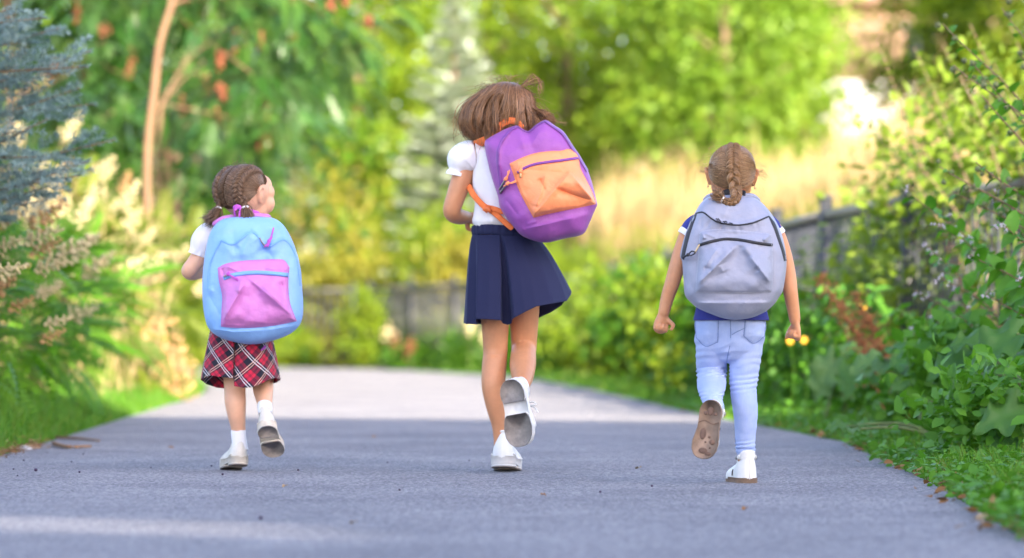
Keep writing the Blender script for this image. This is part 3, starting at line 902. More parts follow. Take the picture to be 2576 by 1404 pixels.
BOUGHS = [((115, 45), 13.1), ((150, 70), 13.3), ((55, 108), 12.9), ((228, 128), 13.1), ((222, 168), 12.9), ((200, 222), 13.2), ((238, 262), 13.5),
          ((288, 352), 13.3), ((225, 405), 13.0), ((205, 440), 12.8), ((118, 470), 12.9), ((125, 500), 13.4), ((60, 160), 13.6), ((40, 330), 12.7), ((120, 300), 12.7), ((90, 395), 12.7), ((30, 20), 12.8)]
rr = np.random.default_rng(21)
for (px, py), d in BOUGHS:
    tip = P(px, py, d)
    z_r = tip[2] + rr.uniform(-.42, .02)
    root = np.array([-3.15, 13.4, z_r])
    mid = (root + tip) / 2 + [0, 0, rr.uniform(-.10, .04)]
    ax = catmull(np.array([root, mid, tip]), 12)
    wood = MB().add(tube(ax, np.linspace(.011, .002, len(ax)), 6, 1))
    ob = wood.build('bough', m_twig, sp)
    nb = MB()
    dirv = nrm(tip - root)
    sidev = nrm(np.cross(dirv, [0, 0, 1]))
    needle_shoot(nb, ax[-9], tip, rr)
    for j in range(6, len(ax) - 2):
        for sg in (-1, 1):
            L = (.07 + .27 * (1 - j / len(ax)) ** .8) * rr.uniform(.7, 1.3)
            dv = nrm(dirv * 1.0 + sidev * sg * rr.uniform(.2, .9) + np.array([0, 0, rr.uniform(-.45, .75)]))
            q1 = ax[j] + dv * L
            needle_shoot(nb, ax[j], q1, rr, 400)
            if L > .13:
                for s2 in (-1, 1):
                    dv2 = nrm(dv + np.cross(dv, [0, 0, 1]) * s2 * .8 + [0, 0, .12])
                    needle_shoot(nb, ax[j] + dv * L * .45, ax[j] + dv * L * .45 + dv2 * L * .5, rr, 360)
    nb.build('needles', m_blue, ob)

# ================================================================== GRASS VERGES
def grass_patch(n, edge, sign, y0, y1, width, hmin, hmax, seed, pw=1.6):
    r = np.random.default_rng(seed)
    y = 1 / (1 / y1 + (1 / y0 - 1 / y1) * r.random(n))
    off = r.random(n) ** pw * width
    x = edge(y) + sign * (off - .03)
    cl = vnoise(np.stack([x, y], 1), 2.5, seed) * .35 + 1
    h = r.uniform(hmin, hmax, n) * cl * np.clip(.35 + off / .22, .35, 1)
    return x, y, h
x, y, h = grass_patch(52000, l_edge, -1, 9.5, 40, 1.5, .05, .17, 11)
V, F = blades(x, y, ground_z(x, y), h, rng.uniform(.003, .0065, len(x)) * (1 + (y - 10) * .03), rng.uniform(.1, .75, len(x)), 12)
tag(mk('grass', V, F, m_grass, None, np.repeat(rng.random(len(x)), 5)), 'soft green grass verge left of the path', 'grass', kind='stuff')
x, y, h = grass_patch(52000, r_edge, 1, 7, 46, 1.7, .025, .10, 13, 1.3)
ok = (x < f_line(y) - .05) | (y < 16); x, y, h = x[ok], y[ok], h[ok]
V, F = blades(x, y, ground_z(x, y), h, rng.uniform(.003, .0065, len(x)) * (1 + (y - 8) * .03), rng.uniform(.1, .75, len(x)), 14)
tag(mk('grass', V, F, m_grass, None, np.repeat(rng.random(len(x)), 5)), 'shady green grass verge right of the path', 'grass', kind='stuff')
# small creeping leaves at the right edge
n = 5200
y = 1 / (1 / 22 + (1 / 7.0 - 1 / 22) * rng.random(n)); off = rng.random(n) ** 1.2 * .9
x = r_edge(y) + off - .05
pos = np.stack([x, y, ground_z(x, y) + rng.random(n) * .05 + .012 + off * .06], 1)
V, F = scatter(LEAF_V, LEAF_F, pos, basis(rng.normal(size=(n, 3)) * (1, 1, .25), rng.normal(size=(n, 3)) * .35 + [0, 0, 1]), rng.uniform(.02, .055, n))
tag(mk('ground_cover', V, F, m_weed, None, np.repeat(rng.random(n), 7)), 'creeping weeds spilling over the right path edge', 'weeds', kind='stuff')
n = 420
y = 1 / (1 / 20 + (1 / 7.0 - 1 / 20) * rng.random(n)); x = r_edge(y) + rng.normal(size=n) * .07 + .03
pos = np.stack([x, y, np.maximum(ground_z(x, y), .004) + .006 + rng.random(n) * .012], 1)
V, F = scatter(LEAF_V, LEAF_F, pos, basis(rng.normal(size=(n, 3)) * (1, 1, .3), rng.normal(size=(n, 3)) * .6 + [0, 0, 1]), rng.uniform(.015, .05, n))
tag(mk('leaf_litter', V, F, leafy('dead_leaf_brown', [(.16, .08, .035), (.26, .13, .05), (.34, .20, .09), (.40, .33, .22)], .1, .8, .2), None, np.repeat(rng.random(n), 7)), 'brown dead leaves along the right path edge', 'litter', kind='stuff')
# needle mulch at the left edge
n = 2600
y = rng.uniform(10.5, 13.6, n); x = l_edge(y) + rng.normal(size=n) * .06 - .02 - .1 * (y < 12)
pos = np.stack([x, y, np.maximum(ground_z(x, y), .004) + rng.random(n) * .02], 1)
tv = np.array([(-.05, 0, 0), (.05, 0, 0), (.04, 1, .05), (-.04, 1, .05)]); tf = np.array([(0, 1, 2), (0, 2, 3)])
V, F = scatter(tv, tf, pos, basis(rng.normal(size=(n, 3)) * (1, 1, .2), rng.normal(size=(n, 3)) * .5 + [0, 0, 1]), rng.uniform(.015, .05, n))
tag(mk('mulch', V, F, leafy('needle_mulch', [(.18, .09, .04), (.27, .15, .07), (.36, .24, .13)], .05, .9, .2), None, np.repeat(rng.random(n), 4)), 'brown needle mulch at the left path edge', 'litter', kind='stuff')

# ================================================================== RIGHT SIDE WEEDS
WLEAF = [leaf_mesh('leaf', broad_leaf(6, 5, .36, .03, s_, .2, .5 + .3 * s_, .3), m_weed) for s_ in range(3)]
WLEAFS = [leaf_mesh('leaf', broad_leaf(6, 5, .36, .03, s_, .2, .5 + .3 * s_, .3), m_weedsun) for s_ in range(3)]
rr0 = np.random.default_rng(5)
mb = MB()
for i in range(46):
    d = nrm(rr0.normal(size=3)); mb.add(tube([d * .5, d * 1.35], [.14, .02], 4, 1, cap=False))
mb.add(ball((0, 0, 0), (.85, .85, .85), nu=10, nv=7))
V, F = mb.get(); BURR = raw_mesh('burr', V, F); BURR.materials.append(plain('green_burr', (.14, .17, .07), .8, .25, 80))
mb = MB()
for i in range(14): mb.add(ball(rr0.normal(size=3) * (.3, .3, .9), (.28, .28, .22), nu=6, nv=4))
V, F = mb.get(); MINTFL = raw_mesh('flower_head', V, F); MINTFL.materials.append(m_wflower)

def weed(label, base, tips, leaves, meshes, seed, lsize=(.12, .03), nleaf=20, r0=.006, burrs=0, flowers=0, name='burdock_stalk', stem=m_stemb, group='leafy weeds along the right fence', cat='plant', arch=.12):
    o = thing(name, label, cat, (*base[:2], float(ground_z(base[0], base[1]))), group)
    o0 = np.array(o.location); rr = np.random.default_rng(seed)
    for tip in tips:
        tip = np.asarray(tip, float)
        b0 = np.array([base[0] + rr.normal() * .05, base[1] + rr.normal() * .05, o0[2] - .02])
        mid = b0 * .45 + tip * .55 + np.array([0, 0, arch * np.linalg.norm(tip - b0)]) + rr.normal(size=3) * .03
        ax = catmull(np.array([b0, mid, tip]), 14)
        so = MB().add(tube(ax, np.linspace(r0, r0 * .3, len(ax)), 6, 1)).build('stem', stem, o)
        dv = np.gradient(ax, axis=0)
        for i in range(nleaf):
            t = .18 + .82 * (i + rr.random() * .6) / nleaf
            j = min(len(ax) - 1, int(t * (len(ax) - 1)))
            a = i * 2.4 + rr.normal() * .4
            d = nrm(dv[j]); u = nrm(np.cross(d, [.3, .2, 1])); w = np.cross(d, u)
            out = u * math.cos(a) + w * math.sin(a)
            yv = nrm(out + d * .55 - [0, 0, .1])
            s_ = (lsize[0] * (1 - t) + lsize[1] * t) * rr.uniform(.7, 1.25)
            inst('leaf', meshes[i % 3], o, mat_from(ax[j] + out * .004 - o0, yv, np.array([0, -.2, 1]) + rr.normal(size=3) * .3, s_))
        for i in range(burrs):
            j = len(ax) - 1 - int(i * 1.3); j = max(2, j)
            p = ax[j] + rr.normal(size=3) * .022 + [0, 0, .008]
            inst('burr', BURR, o, mat_from(p - o0, rr.normal(size=3), rr.normal(size=3), rr.uniform(.008, .013)))
        for i in range(flowers):
            p = ax[-1 - i] + rr.normal(size=3) * .012
            inst('flower_head', MINTFL, o, mat_from(p - o0, rr.normal(size=3), rr.normal(size=3), rr.uniform(.007, .012)))
    return o
G = lambda px, py, d: P(px, py, d)
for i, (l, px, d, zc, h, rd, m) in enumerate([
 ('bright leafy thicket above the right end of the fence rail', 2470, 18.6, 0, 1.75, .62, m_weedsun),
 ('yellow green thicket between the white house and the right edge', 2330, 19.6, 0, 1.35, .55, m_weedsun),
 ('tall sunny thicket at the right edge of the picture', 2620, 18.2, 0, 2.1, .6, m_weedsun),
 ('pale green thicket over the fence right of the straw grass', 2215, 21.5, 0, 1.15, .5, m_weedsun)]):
    c = P(px, 800, d); bush(l, c[0], d, h, rd, m, 500 + i, 60, 34, .085, 'sunny thickets beyond the right fence', 'thicket', LEAF_V, LEAF_F, .13)
weed('dark stalk arching left across the upper right corner', (2.45, 12.6), [G(2372, 60, 12.6), G(2440, 150, 12.4), G(2520, 20, 12.8)], 0, WLEAF, 1, (.10, .04), 24, .007, 3)
weed('burry stalk crossing the upper right edge below the corner one', (2.5, 12.3), [G(2400, 165, 12.3), G(2470, 240, 12.1), G(2560, 130, 12.3)], 0, WLEAF, 2, (.10, .04), 22, .007, 5)
weed('burdock stalk with round burrs reaching left over the fence rail', (2.4, 12.2), [G(2365, 420, 12.2), G(2455, 408, 12.0), G(2395, 480, 12.4)], 0, WLEAF, 3, (.13, .045), 18, .007, 7)
weed('leafy stalk in front of the right end of the fence', (2.3, 12.9), [G(2280, 480, 12.9), G(2350, 560, 12.6), G(2420, 600, 12.4), G(2500, 480, 12.3)], 0, WLEAF, 4, (.13, .05), 22, .006, 2, 2)
weed('dense green weed at the right edge below the fence rail', (2.25, 12.0), [G(2440, 640, 12), G(2520, 560, 11.8), G(2560, 700, 11.7), G(2480, 740, 12)], 0, WLEAF, 5, (.13, .06), 22, .006, 0, 2)
weed('lilac flowered weed leaning left before the dark fence post', (2.15, 13.2), [G(2335, 620, 13.2), G(2370, 700, 13.0), G(2390, 560, 13.3), G(2300, 730, 13.4)], 0, WLEAF, 6, (.10, .04), 20, .005, 0, 4)
weed('low leafy weed under the lilac flowered one', (2.0, 13.3), [G(2350, 800, 13.2), G(2420, 780, 12.9), G(2480, 830, 12.7), G(2280, 830, 13.5)], 0, WLEAF, 7, (.14, .07), 18, .006, 0, 1)
weed('sunlit stalk leaning left towards the white house', (2.55, 17.2), [G(2205, 95, 17), G(2130, 262, 17.2), G(2300, 120, 17.4)], 0, WLEAFS, 8, (.10, .045), 34, .007)
weed('second sunlit stalk right of the one leaning to the house', (2.7, 16.6), [G(2300, 200, 16.6), G(2370, 110, 16.8), G(2240, 330, 16.4)], 0, WLEAFS, 9, (.10, .045), 34, .007)
weed('tall bright weed behind the dark corner stalk', (2.9, 16.4), [G(2440, 60, 16.4), G(2500, 160, 16.2), G(2390, 240, 16.5), G(2540, 60, 16.6)], 0, WLEAFS, 10, (.11, .05), 36, .007)
weed('yellow green thicket filling the right above the fence', (2.75, 17.4), [G(2350, 330, 17.4), G(2420, 300, 17.2), G(2480, 340, 17), G(2290, 400, 17.6), G(2540, 280, 17)], 0, WLEAFS, 11, (.11, .06), 34, .006)
weed('lower bright thicket right above the fence rail', (2.5, 17.9), [G(2250, 420, 18), G(2330, 450, 17.8), G(2190, 470, 18.2), G(2420, 420, 17.6)], 0, WLEAFS, 12, (.11, .06), 30, .006)
weed('pale weed standing over the second fence post', (2.2, 20.4), [G(2170, 440, 20.4), G(2110, 400, 20.6), G(2230, 380, 20.2), G(2060, 480, 21)], 0, WLEAFS, 13, (.11, .06), 26, .006)
weed('green weed climbing the fence right of the grey backpack', (1.75, 19.5), [G(2060, 560, 19.4), G(2010, 600, 19.6), G(2110, 590, 19.2), G(2040, 680, 19.5)], 0, WLEAFS, 14, (.10, .05), 26, .006, stem=m_stem)
weed('weed with dangling yellow leaves before the middle fence posts', (1.85, 17.8), [G(2150, 590, 17.8), G(2200, 640, 17.6), G(2100, 680, 17.9), G(2240, 560, 17.5)], 0, WLEAFS, 15, (.10, .05), 26, .006, stem=m_stem)
weed('green weed beside the rusty dock', (1.7, 16.6), [G(2080, 720, 16.6), G(2140, 760, 16.4), G(2200, 720, 16.2), G(2040, 800, 16.8)], 0, WLEAF, 16, (.13, .06), 22, .006, stem=m_stem)
weed('shady weed behind the big burdock leaves', (1.9, 15.2), [G(2260, 760, 15.2), G(2330, 800, 15), G(2200, 830, 15.4), G(2380, 760, 14.8)], 0, WLEAF, 17, (.14, .07), 22, .006, stem=m_stem)
weed('weed right of the jeans with pale yellow flowers', (1.5, 19.8), [G(1960, 760, 19.8), G(2010, 720, 19.6), G(1930, 830, 20), G(2070, 820, 19.3)], 0, WLEAF, 18, (.11, .06), 22, .005, stem=m_stem)
weed('low weed at the verge behind the raised sandal', (1.35, 21.5), [G(1900, 880, 21.5), G(1950, 860, 21.3), G(1860, 900, 21.8)], 0, WLEAF, 19, (.10, .06), 18, .005, stem=m_stem)
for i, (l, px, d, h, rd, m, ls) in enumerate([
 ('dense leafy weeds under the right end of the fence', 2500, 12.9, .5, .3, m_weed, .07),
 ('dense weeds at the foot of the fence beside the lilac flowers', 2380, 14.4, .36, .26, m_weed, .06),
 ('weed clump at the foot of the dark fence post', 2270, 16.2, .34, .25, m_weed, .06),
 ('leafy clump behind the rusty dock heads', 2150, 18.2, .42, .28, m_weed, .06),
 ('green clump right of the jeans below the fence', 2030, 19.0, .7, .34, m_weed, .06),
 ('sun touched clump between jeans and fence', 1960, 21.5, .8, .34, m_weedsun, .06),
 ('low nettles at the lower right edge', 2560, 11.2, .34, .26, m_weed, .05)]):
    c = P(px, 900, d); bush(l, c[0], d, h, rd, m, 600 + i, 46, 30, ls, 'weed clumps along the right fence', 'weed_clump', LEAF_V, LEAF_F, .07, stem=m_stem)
# yellow flowers by the right hand
for i, (px, py, d, l) in enumerate([(1987, 858, 17.5, 'yellow flower left of the fist of the grey backpack girl'), (2022, 856, 17.5, 'yellow flower right of the fist of the grey backpack girl'),
                                    (2170, 775, 16.5, 'pale yellow flower above the rusty dock'), (1935, 985, 19, 'low yellow flower on the verge behind the jeans'), (1780, 815, 26, 'small yellow bloom in the bushes left of the jeans')]):
    c = P(px, py, d)
    o = thing('yellow_flower', l, 'flower', (c[0], d, 0))
    MB().add(tube([(c[0], d, 0), (c[0] + .02, d, c[2] * .6), c], [.0014, .0014, .001], 6, 2)).build('stem', m_fern, o)
    mb = MB().add(ball(c, (.008, .008, .008), nu=8, nv=5))
    for q in range(11):
        a = q * .571; mb.add(ball(c + [math.cos(a) * .011, -.004, math.sin(a) * .011], (.008, .004, .008), nu=6, nv=4))
    mb.build('petals', m_yflower, o)
# rusty dock
def dock(label, x, y, tips, seed):
    o = thing('dock_plant', label, 'plant', (x, y, 0), 'rusty dock plants')
    rr = np.random.default_rng(seed)
    for tip in tips:
        tip = np.asarray(tip); b0 = np.array([x, y, 0.02])
        ax = catmull(np.array([b0, (b0 + tip) / 2 + [.04, 0, .03], tip]), 16)
        MB().add(tube(ax, np.linspace(.006, .003, len(ax)), 6, 1)).build('stem', m_rust, o)
        mb = MB()
        for j in range(9, len(ax)):
            for q in range(14):
                mb.add(ball(ax[j] + rr.normal(size=3) * (.022, .022, .02) * (.3 + abs(math.sin(j * .9 + seed))), rr.uniform(.003, .008, 3), nu=5, nv=3))
        tag(mb.build('seed_head', m_rust, o), kind='stuff')
dock('tall rusty brown dock seed heads leaning left before the fence', 1.72, 15.6, [G(2062, 700, 15.8), G(2110, 770, 15.6), G(2152, 745, 15.4), G(2185, 800, 15.3)], 3)
dock('shorter rusty dock stalk near the big burdock leaves', 1.74, 15.0, [G(2205, 860, 15.0), G(2180, 880, 15.2), G(2240, 900, 14.9)], 4)
# big burdock leaves
def veined(s_):
    V_, F_ = broad_leaf(22, 15, .40, .085, 30 + s_, .3, .7, .18)
    V_[:, 2] += .016 * vnoise(V_[:, :2], 9, s_) + .010 * np.abs(np.sin((V_[:, 1] - np.abs(V_[:, 0]) * .9) * 24)) - .02 * np.exp(-(V_[:, 0] / .02) ** 2)
    V_[:, 0] *= 1 + .10 * np.sin(V_[:, 1] * 21 + s_)
    return V_, F_
BIG = [leaf_mesh('leaf', veined(s_), m_burd) for s_ in range(4)]
def burdock(label, x, y, leaves, seed):
    z0 = float(ground_z(x, y)); o = thing('burdock_plant', label, 'plant', (x, y, z0), 'burdock rosettes with big leaves')
    o0 = np.array(o.location); rr = np.random.default_rng(seed)
    for i, (px, py, d, L, yv, zv) in enumerate(leaves):
        p = P(px, py, d)
        MB().add(tube([(x + rr.normal() * .03, y, z0 - .01), ((x + p[0]) / 2, (y + d) / 2, max(z0, p[2]) * .8 + .02), p], [.007, .006, .004], 6, 4)).build('leaf_stalk', m_stem, o)
        inst('leaf', BIG[i % 4], o, mat_from(p - o0, yv, zv, L))
burdock('burdock with big wavy grey green leaves at the right edge', 1.92, 11.9, [
    (2470, 940, 12.0, .20, (-.55, -.5, -.65), (-.45, -.6, .66)), (2545, 905, 11.8, .22, (-.5, -.55, .1), (-.2, -.3, .9)),
    (2590, 1030, 10.9, .19, (-.9, -.3, -.15), (-.1, -.75, .65)), (2540, 985, 12.0, .2, (.2, -.6, -.5), (0, -.6, .8)), (2500, 870, 12.3, .18, (-.8, .1, .2), (0, -.5, .85)),
    (2430, 1010, 12.2, .16, (-.4, -.6, -.6), (-.2, -.6, .7)), (2585, 1110, 11.0, .16, (-.7, -.4, .1), (0, -.4, .9)), (2560, 840, 11.6, .2, (-.7, -.3, -.3), (-.2, -.6, .7)),
    (2500, 1040, 11.8, .15, (-.7, -.4, -.1), (0, -.6, .8)), (2530, 1070, 11.4, .14, (-.3, -.8, -.1), (0, -.5, .8)), (2440, 900, 12.4, .17, (-.9, -.2, -.2), (0, -.6, .8))], 1)
burdock('burdock with flat bright leaves beside the rusty dock', 1.74, 13.9, [
    (2330, 905, 14.0, .18, (-.9, -.3, .05), (0, -.55, .9)), (2290, 875, 14.2, .16, (-.6, .5, .1), (-.1, -.5, .85)), (2370, 890, 13.8, .18, (.6, -.6, .05), (0, -.6, .85)),
    (2250, 915, 14.3, .15, (-.9, .1, -.1), (0, -.5, .85)), (2400, 935, 13.6, .16, (.1, -.8, -.3), (0, -.6, .85)), (2210, 900, 14.4, .14, (-.8, -.4, -.2), (0, -.6, .9)),
    (2350, 950, 13.8, .14, (-.4, -.8, -.2), (0, -.6, .8)), (2300, 940, 14.0, .13, (-.7, -.5, -.3), (0, -.6, .8)), (2420, 880, 13.7, .16, (.8, -.3, .1), (0, -.6, .8))], 2)
burdock('burdock with one blue green leaf turned to the viewer', 1.55, 16.2, [
    (2100, 905, 16.2, .22, (-.5, -.2, -.75), (-.3, -.85, .4)), (2120, 880, 16.4, .2, (.6, -.4, .1), (0, -.6, .8)), (2160, 930, 15.8, .2, (-.3, -.7, -.3), (0, -.6, .8))], 3)
burdock('small broad leaved weed low on the grass verge', 1.66, 12.6, [
    (2130, 1072, 12.9, .09, (-.9, -.3, .1), (0, -.5, .9)), (2160, 1068, 12.7, .08, (.8, -.4, .1), (0, -.5, .9)), (2145, 1080, 12.6, .07, (-.1, -.9, .1), (0, -.3, .9))], 4)
# ================================================================== PEOPLE: shared pieces
m_skinM = plain('tan_skin', (.57, .265, .135), .45, .07, 30, .12, 500, .0006, sss=.12, spec=.4)
m_skinL = plain('fair_skin', (.72, .41, .27), .45, .06, 30, .12, 500, .0006, sss=.12, spec=.4)
m_skinR = plain('sunned_skin', (.60, .28, .14), .45, .07, 30, .12, 500, .0006, sss=.12, spec=.4)
m_eye = plain('eye_white', (.8, .78, .75), .2, .02)
m_lip = plain('lips', (.5, .18, .16), .5, .05)
h_M = hairy('brown_hair', [(.07, .032, .014), (.21, .10, .042), (.34, .175, .075), (.12, .055, .024), (.48, .27, .13)], .33)
h_L = hairy('dark_brown_hair', [(.06, .033, .018), (.15, .085, .047), (.24, .14, .078), (.10, .056, .032), (.32, .20, .12)])
h_R = hairy('light_brown_hair', [(.14, .07, .028), (.26, .14, .06), (.37, .21, .095), (.19, .10, .042), (.48, .30, .15)])
h_base = [hairy(n_, [c_, c_], .95) for n_, c_ in (('brown_hair_roots', (.10, .048, .021)), ('dark_hair_roots', (.075, .042, .024)), ('light_hair_roots', (.20, .098, .037)))]
for h_ in h_base: h_.node_tree.nodes['Principled BSDF'].inputs['Specular IOR Level'].default_value = .05
m_white = plain('white_cotton', (.80, .80, .82), .85, .03, 30, .25, 900, .0005, sheen=.2)
m_whsock = plain('white_ribbed_sock', (.80, .80, .82), .9, .04, 60, .6, 600, .001, stretch=(1, 1, .05))
m_leather = plain('white_leather', (.76, .75, .73), .42, .07, 22, .25, 150, .0012)
m_leatherd = plain('scuffed_cream_leather', (.66, .62, .55), .5, .14, 25, .25, 150, .0012)
m_sole = plain('grey_brown_rubber_tread', (.25, .22, .195), .8, .3, 40, .5, 350, .0015)
m_soleb = plain('brown_rubber_sole', (.27, .185, .13), .75, .25, 35, .5, 300, .0015)
m_soled = plain('dark_brown_tread_relief', (.15, .09, .065), .8, .25, 50, .4, 300, .001)
m_cream = plain('cream_midsole', (.62, .57, .49), .7, .15, 35)
m_metal = plain('brass_zip_metal', (.55, .42, .26), .3, .1, 60, metal=1)
m_steel = plain('dark_steel_zip', (.30, .29, .28), .35, .1, 60, metal=1)

def body_head(mb, c, R, k):
    """skull, jaw, cheeks, nose, ears round the centre c, turned by R, scale k"""
    T = lambda p: np.asarray(c) + R @ (np.asarray(p, float) * k)
    E = lambda p, r: mb.add(ball(T(p), np.asarray(r) * k, R, 28, 18))
    E((0, -.004, .004), (.071, .088, .080))
    E((0, .030, -.050), (.053, .056, .055))
    E((0, .062, -.086), (.022, .020, .018))
    E((0, .062, .022), (.054, .025, .036))
    for s in (-1, 1):
        E((s * .031, .060, -.036), (.031, .028, .033))
        E((s * .031, .064, -.002), (.030, .023, .030))
        # ear: bowl, rim, lobe
        a = [(s * .067, -.004, -.030), (s * .074, -.013, -.013), (s * .080, -.016, .003), (s * .078, -.005, .014), (s * .074, .007, .008), (s * .068, .008, -.010)]
        mb.add(tube([T(p) for p in a], [.0045 * k, .005 * k, .0052 * k, .005 * k, .0045 * k, .004 * k], 8, 3))
        E((s * .072, -.003, -.008), (.007, .013, .020))
        E((s * .068, .001, -.030), (.006, .007, .008))
    mb.add(tube([T((0, .078, .012)), T((0, .082, -.010)), T((0, .087, -.026))], [.005 * k, .006 * k, .008 * k], 10, 3))
    E((0, .084, -.029), (.011, .008, .006))
    E((0, .081, -.056), (.019, .008, .005)); E((0, .079, -.066), (.016, .008, .005))

def face_bits(par, c, R, k):
    T = lambda p: np.asarray(c) + R @ (np.asarray(p, float) * k)
    for s in (-1, 1):
        MB().add(ball(T((s * .028, .0815, -.002)), np.array((.010, .005, .005)) * k, R, 12, 8)).build('eye', m_eye, par)
    MB().add(ball(T((0, .0865, -.061)), np.array((.017, .004, .0045)) * k, R, 12, 6)).build('lips', m_lip, par)

def hand(mb, wrist, fwd, pal, thumb_side, k=1.0, curl=(55, 70, 50), spread=.0, thumb=(.55, .65, .35)):
    """palm, four jointed fingers, thumb; pal = direction the palm faces"""
    f = nrm(fwd); pl = nrm(np.asarray(pal) - np.dot(pal, f) * f)
    ac = np.cross(f, pl) * thumb_side                     # towards the thumb
    w = np.asarray(wrist, float)
    kn = w + f * .050 * k
    mb.add(tube([w - f * .012 * k, w + f * .012 * k, w + f * .034 * k, kn], [(.017 * k, .013 * k), (.022 * k, .013 * k), (.026 * k, .0125 * k), (.025 * k, .010 * k)], 14, 3, side=ac))
    for o, L, r in ((.0185, .043, .0062), (.0065, .049, .0064), (-.006, .046, .0061), (-.0180, .036, .0053)):
        p = kn + ac * o * k - f * .006 * k
        pts = [p - f * .012 * k, p]; a = 0
        for sgm, cu in zip((.45, .32, .23), curl):
            a += math.radians(cu)
            p = p + (f * math.cos(a) + pl * math.sin(a) + ac * o * spread) * L * k * sgm
            pts.append(p)
        mb.add(tube(pts, np.array([r, r * 1.05, r, r * .95, r * .82]) * k, 10, 3))
    p = w + f * .012 * k + ac * .018 * k + pl * .004 * k
    d1 = nrm(f * thumb[0] + ac * thumb[1] + pl * thumb[2]); d2 = nrm(f * .8 - ac * .25 + pl * .55)
    mb.add(tube([p - d1 * .008 * k, p + d1 * .016 * k, p + d1 * .028 * k, p + d1 * .028 * k + d2 * .02 * k], np.array([.009, .0085, .0075, .006]) * k, 10, 3))

def loft(rows, n=96, expo=2.3, phase=0):
    """rows: (centre(3), rx, ry) world -> closed rings"""
    th = np.linspace(0, 2 * np.pi, n, endpoint=False) + phase
    cs, sn = np.cos(th), np.sin(th)
    ex = 2 / expo
    ux = np.sign(cs) * np.abs(cs) ** ex; uy = np.sign(sn) * np.abs(sn) ** ex
    return np.array([[np.array(c) + np.array([rx * a, ry * b, 0]) for a, b in zip(ux, uy)] for c, rx, ry in rows])

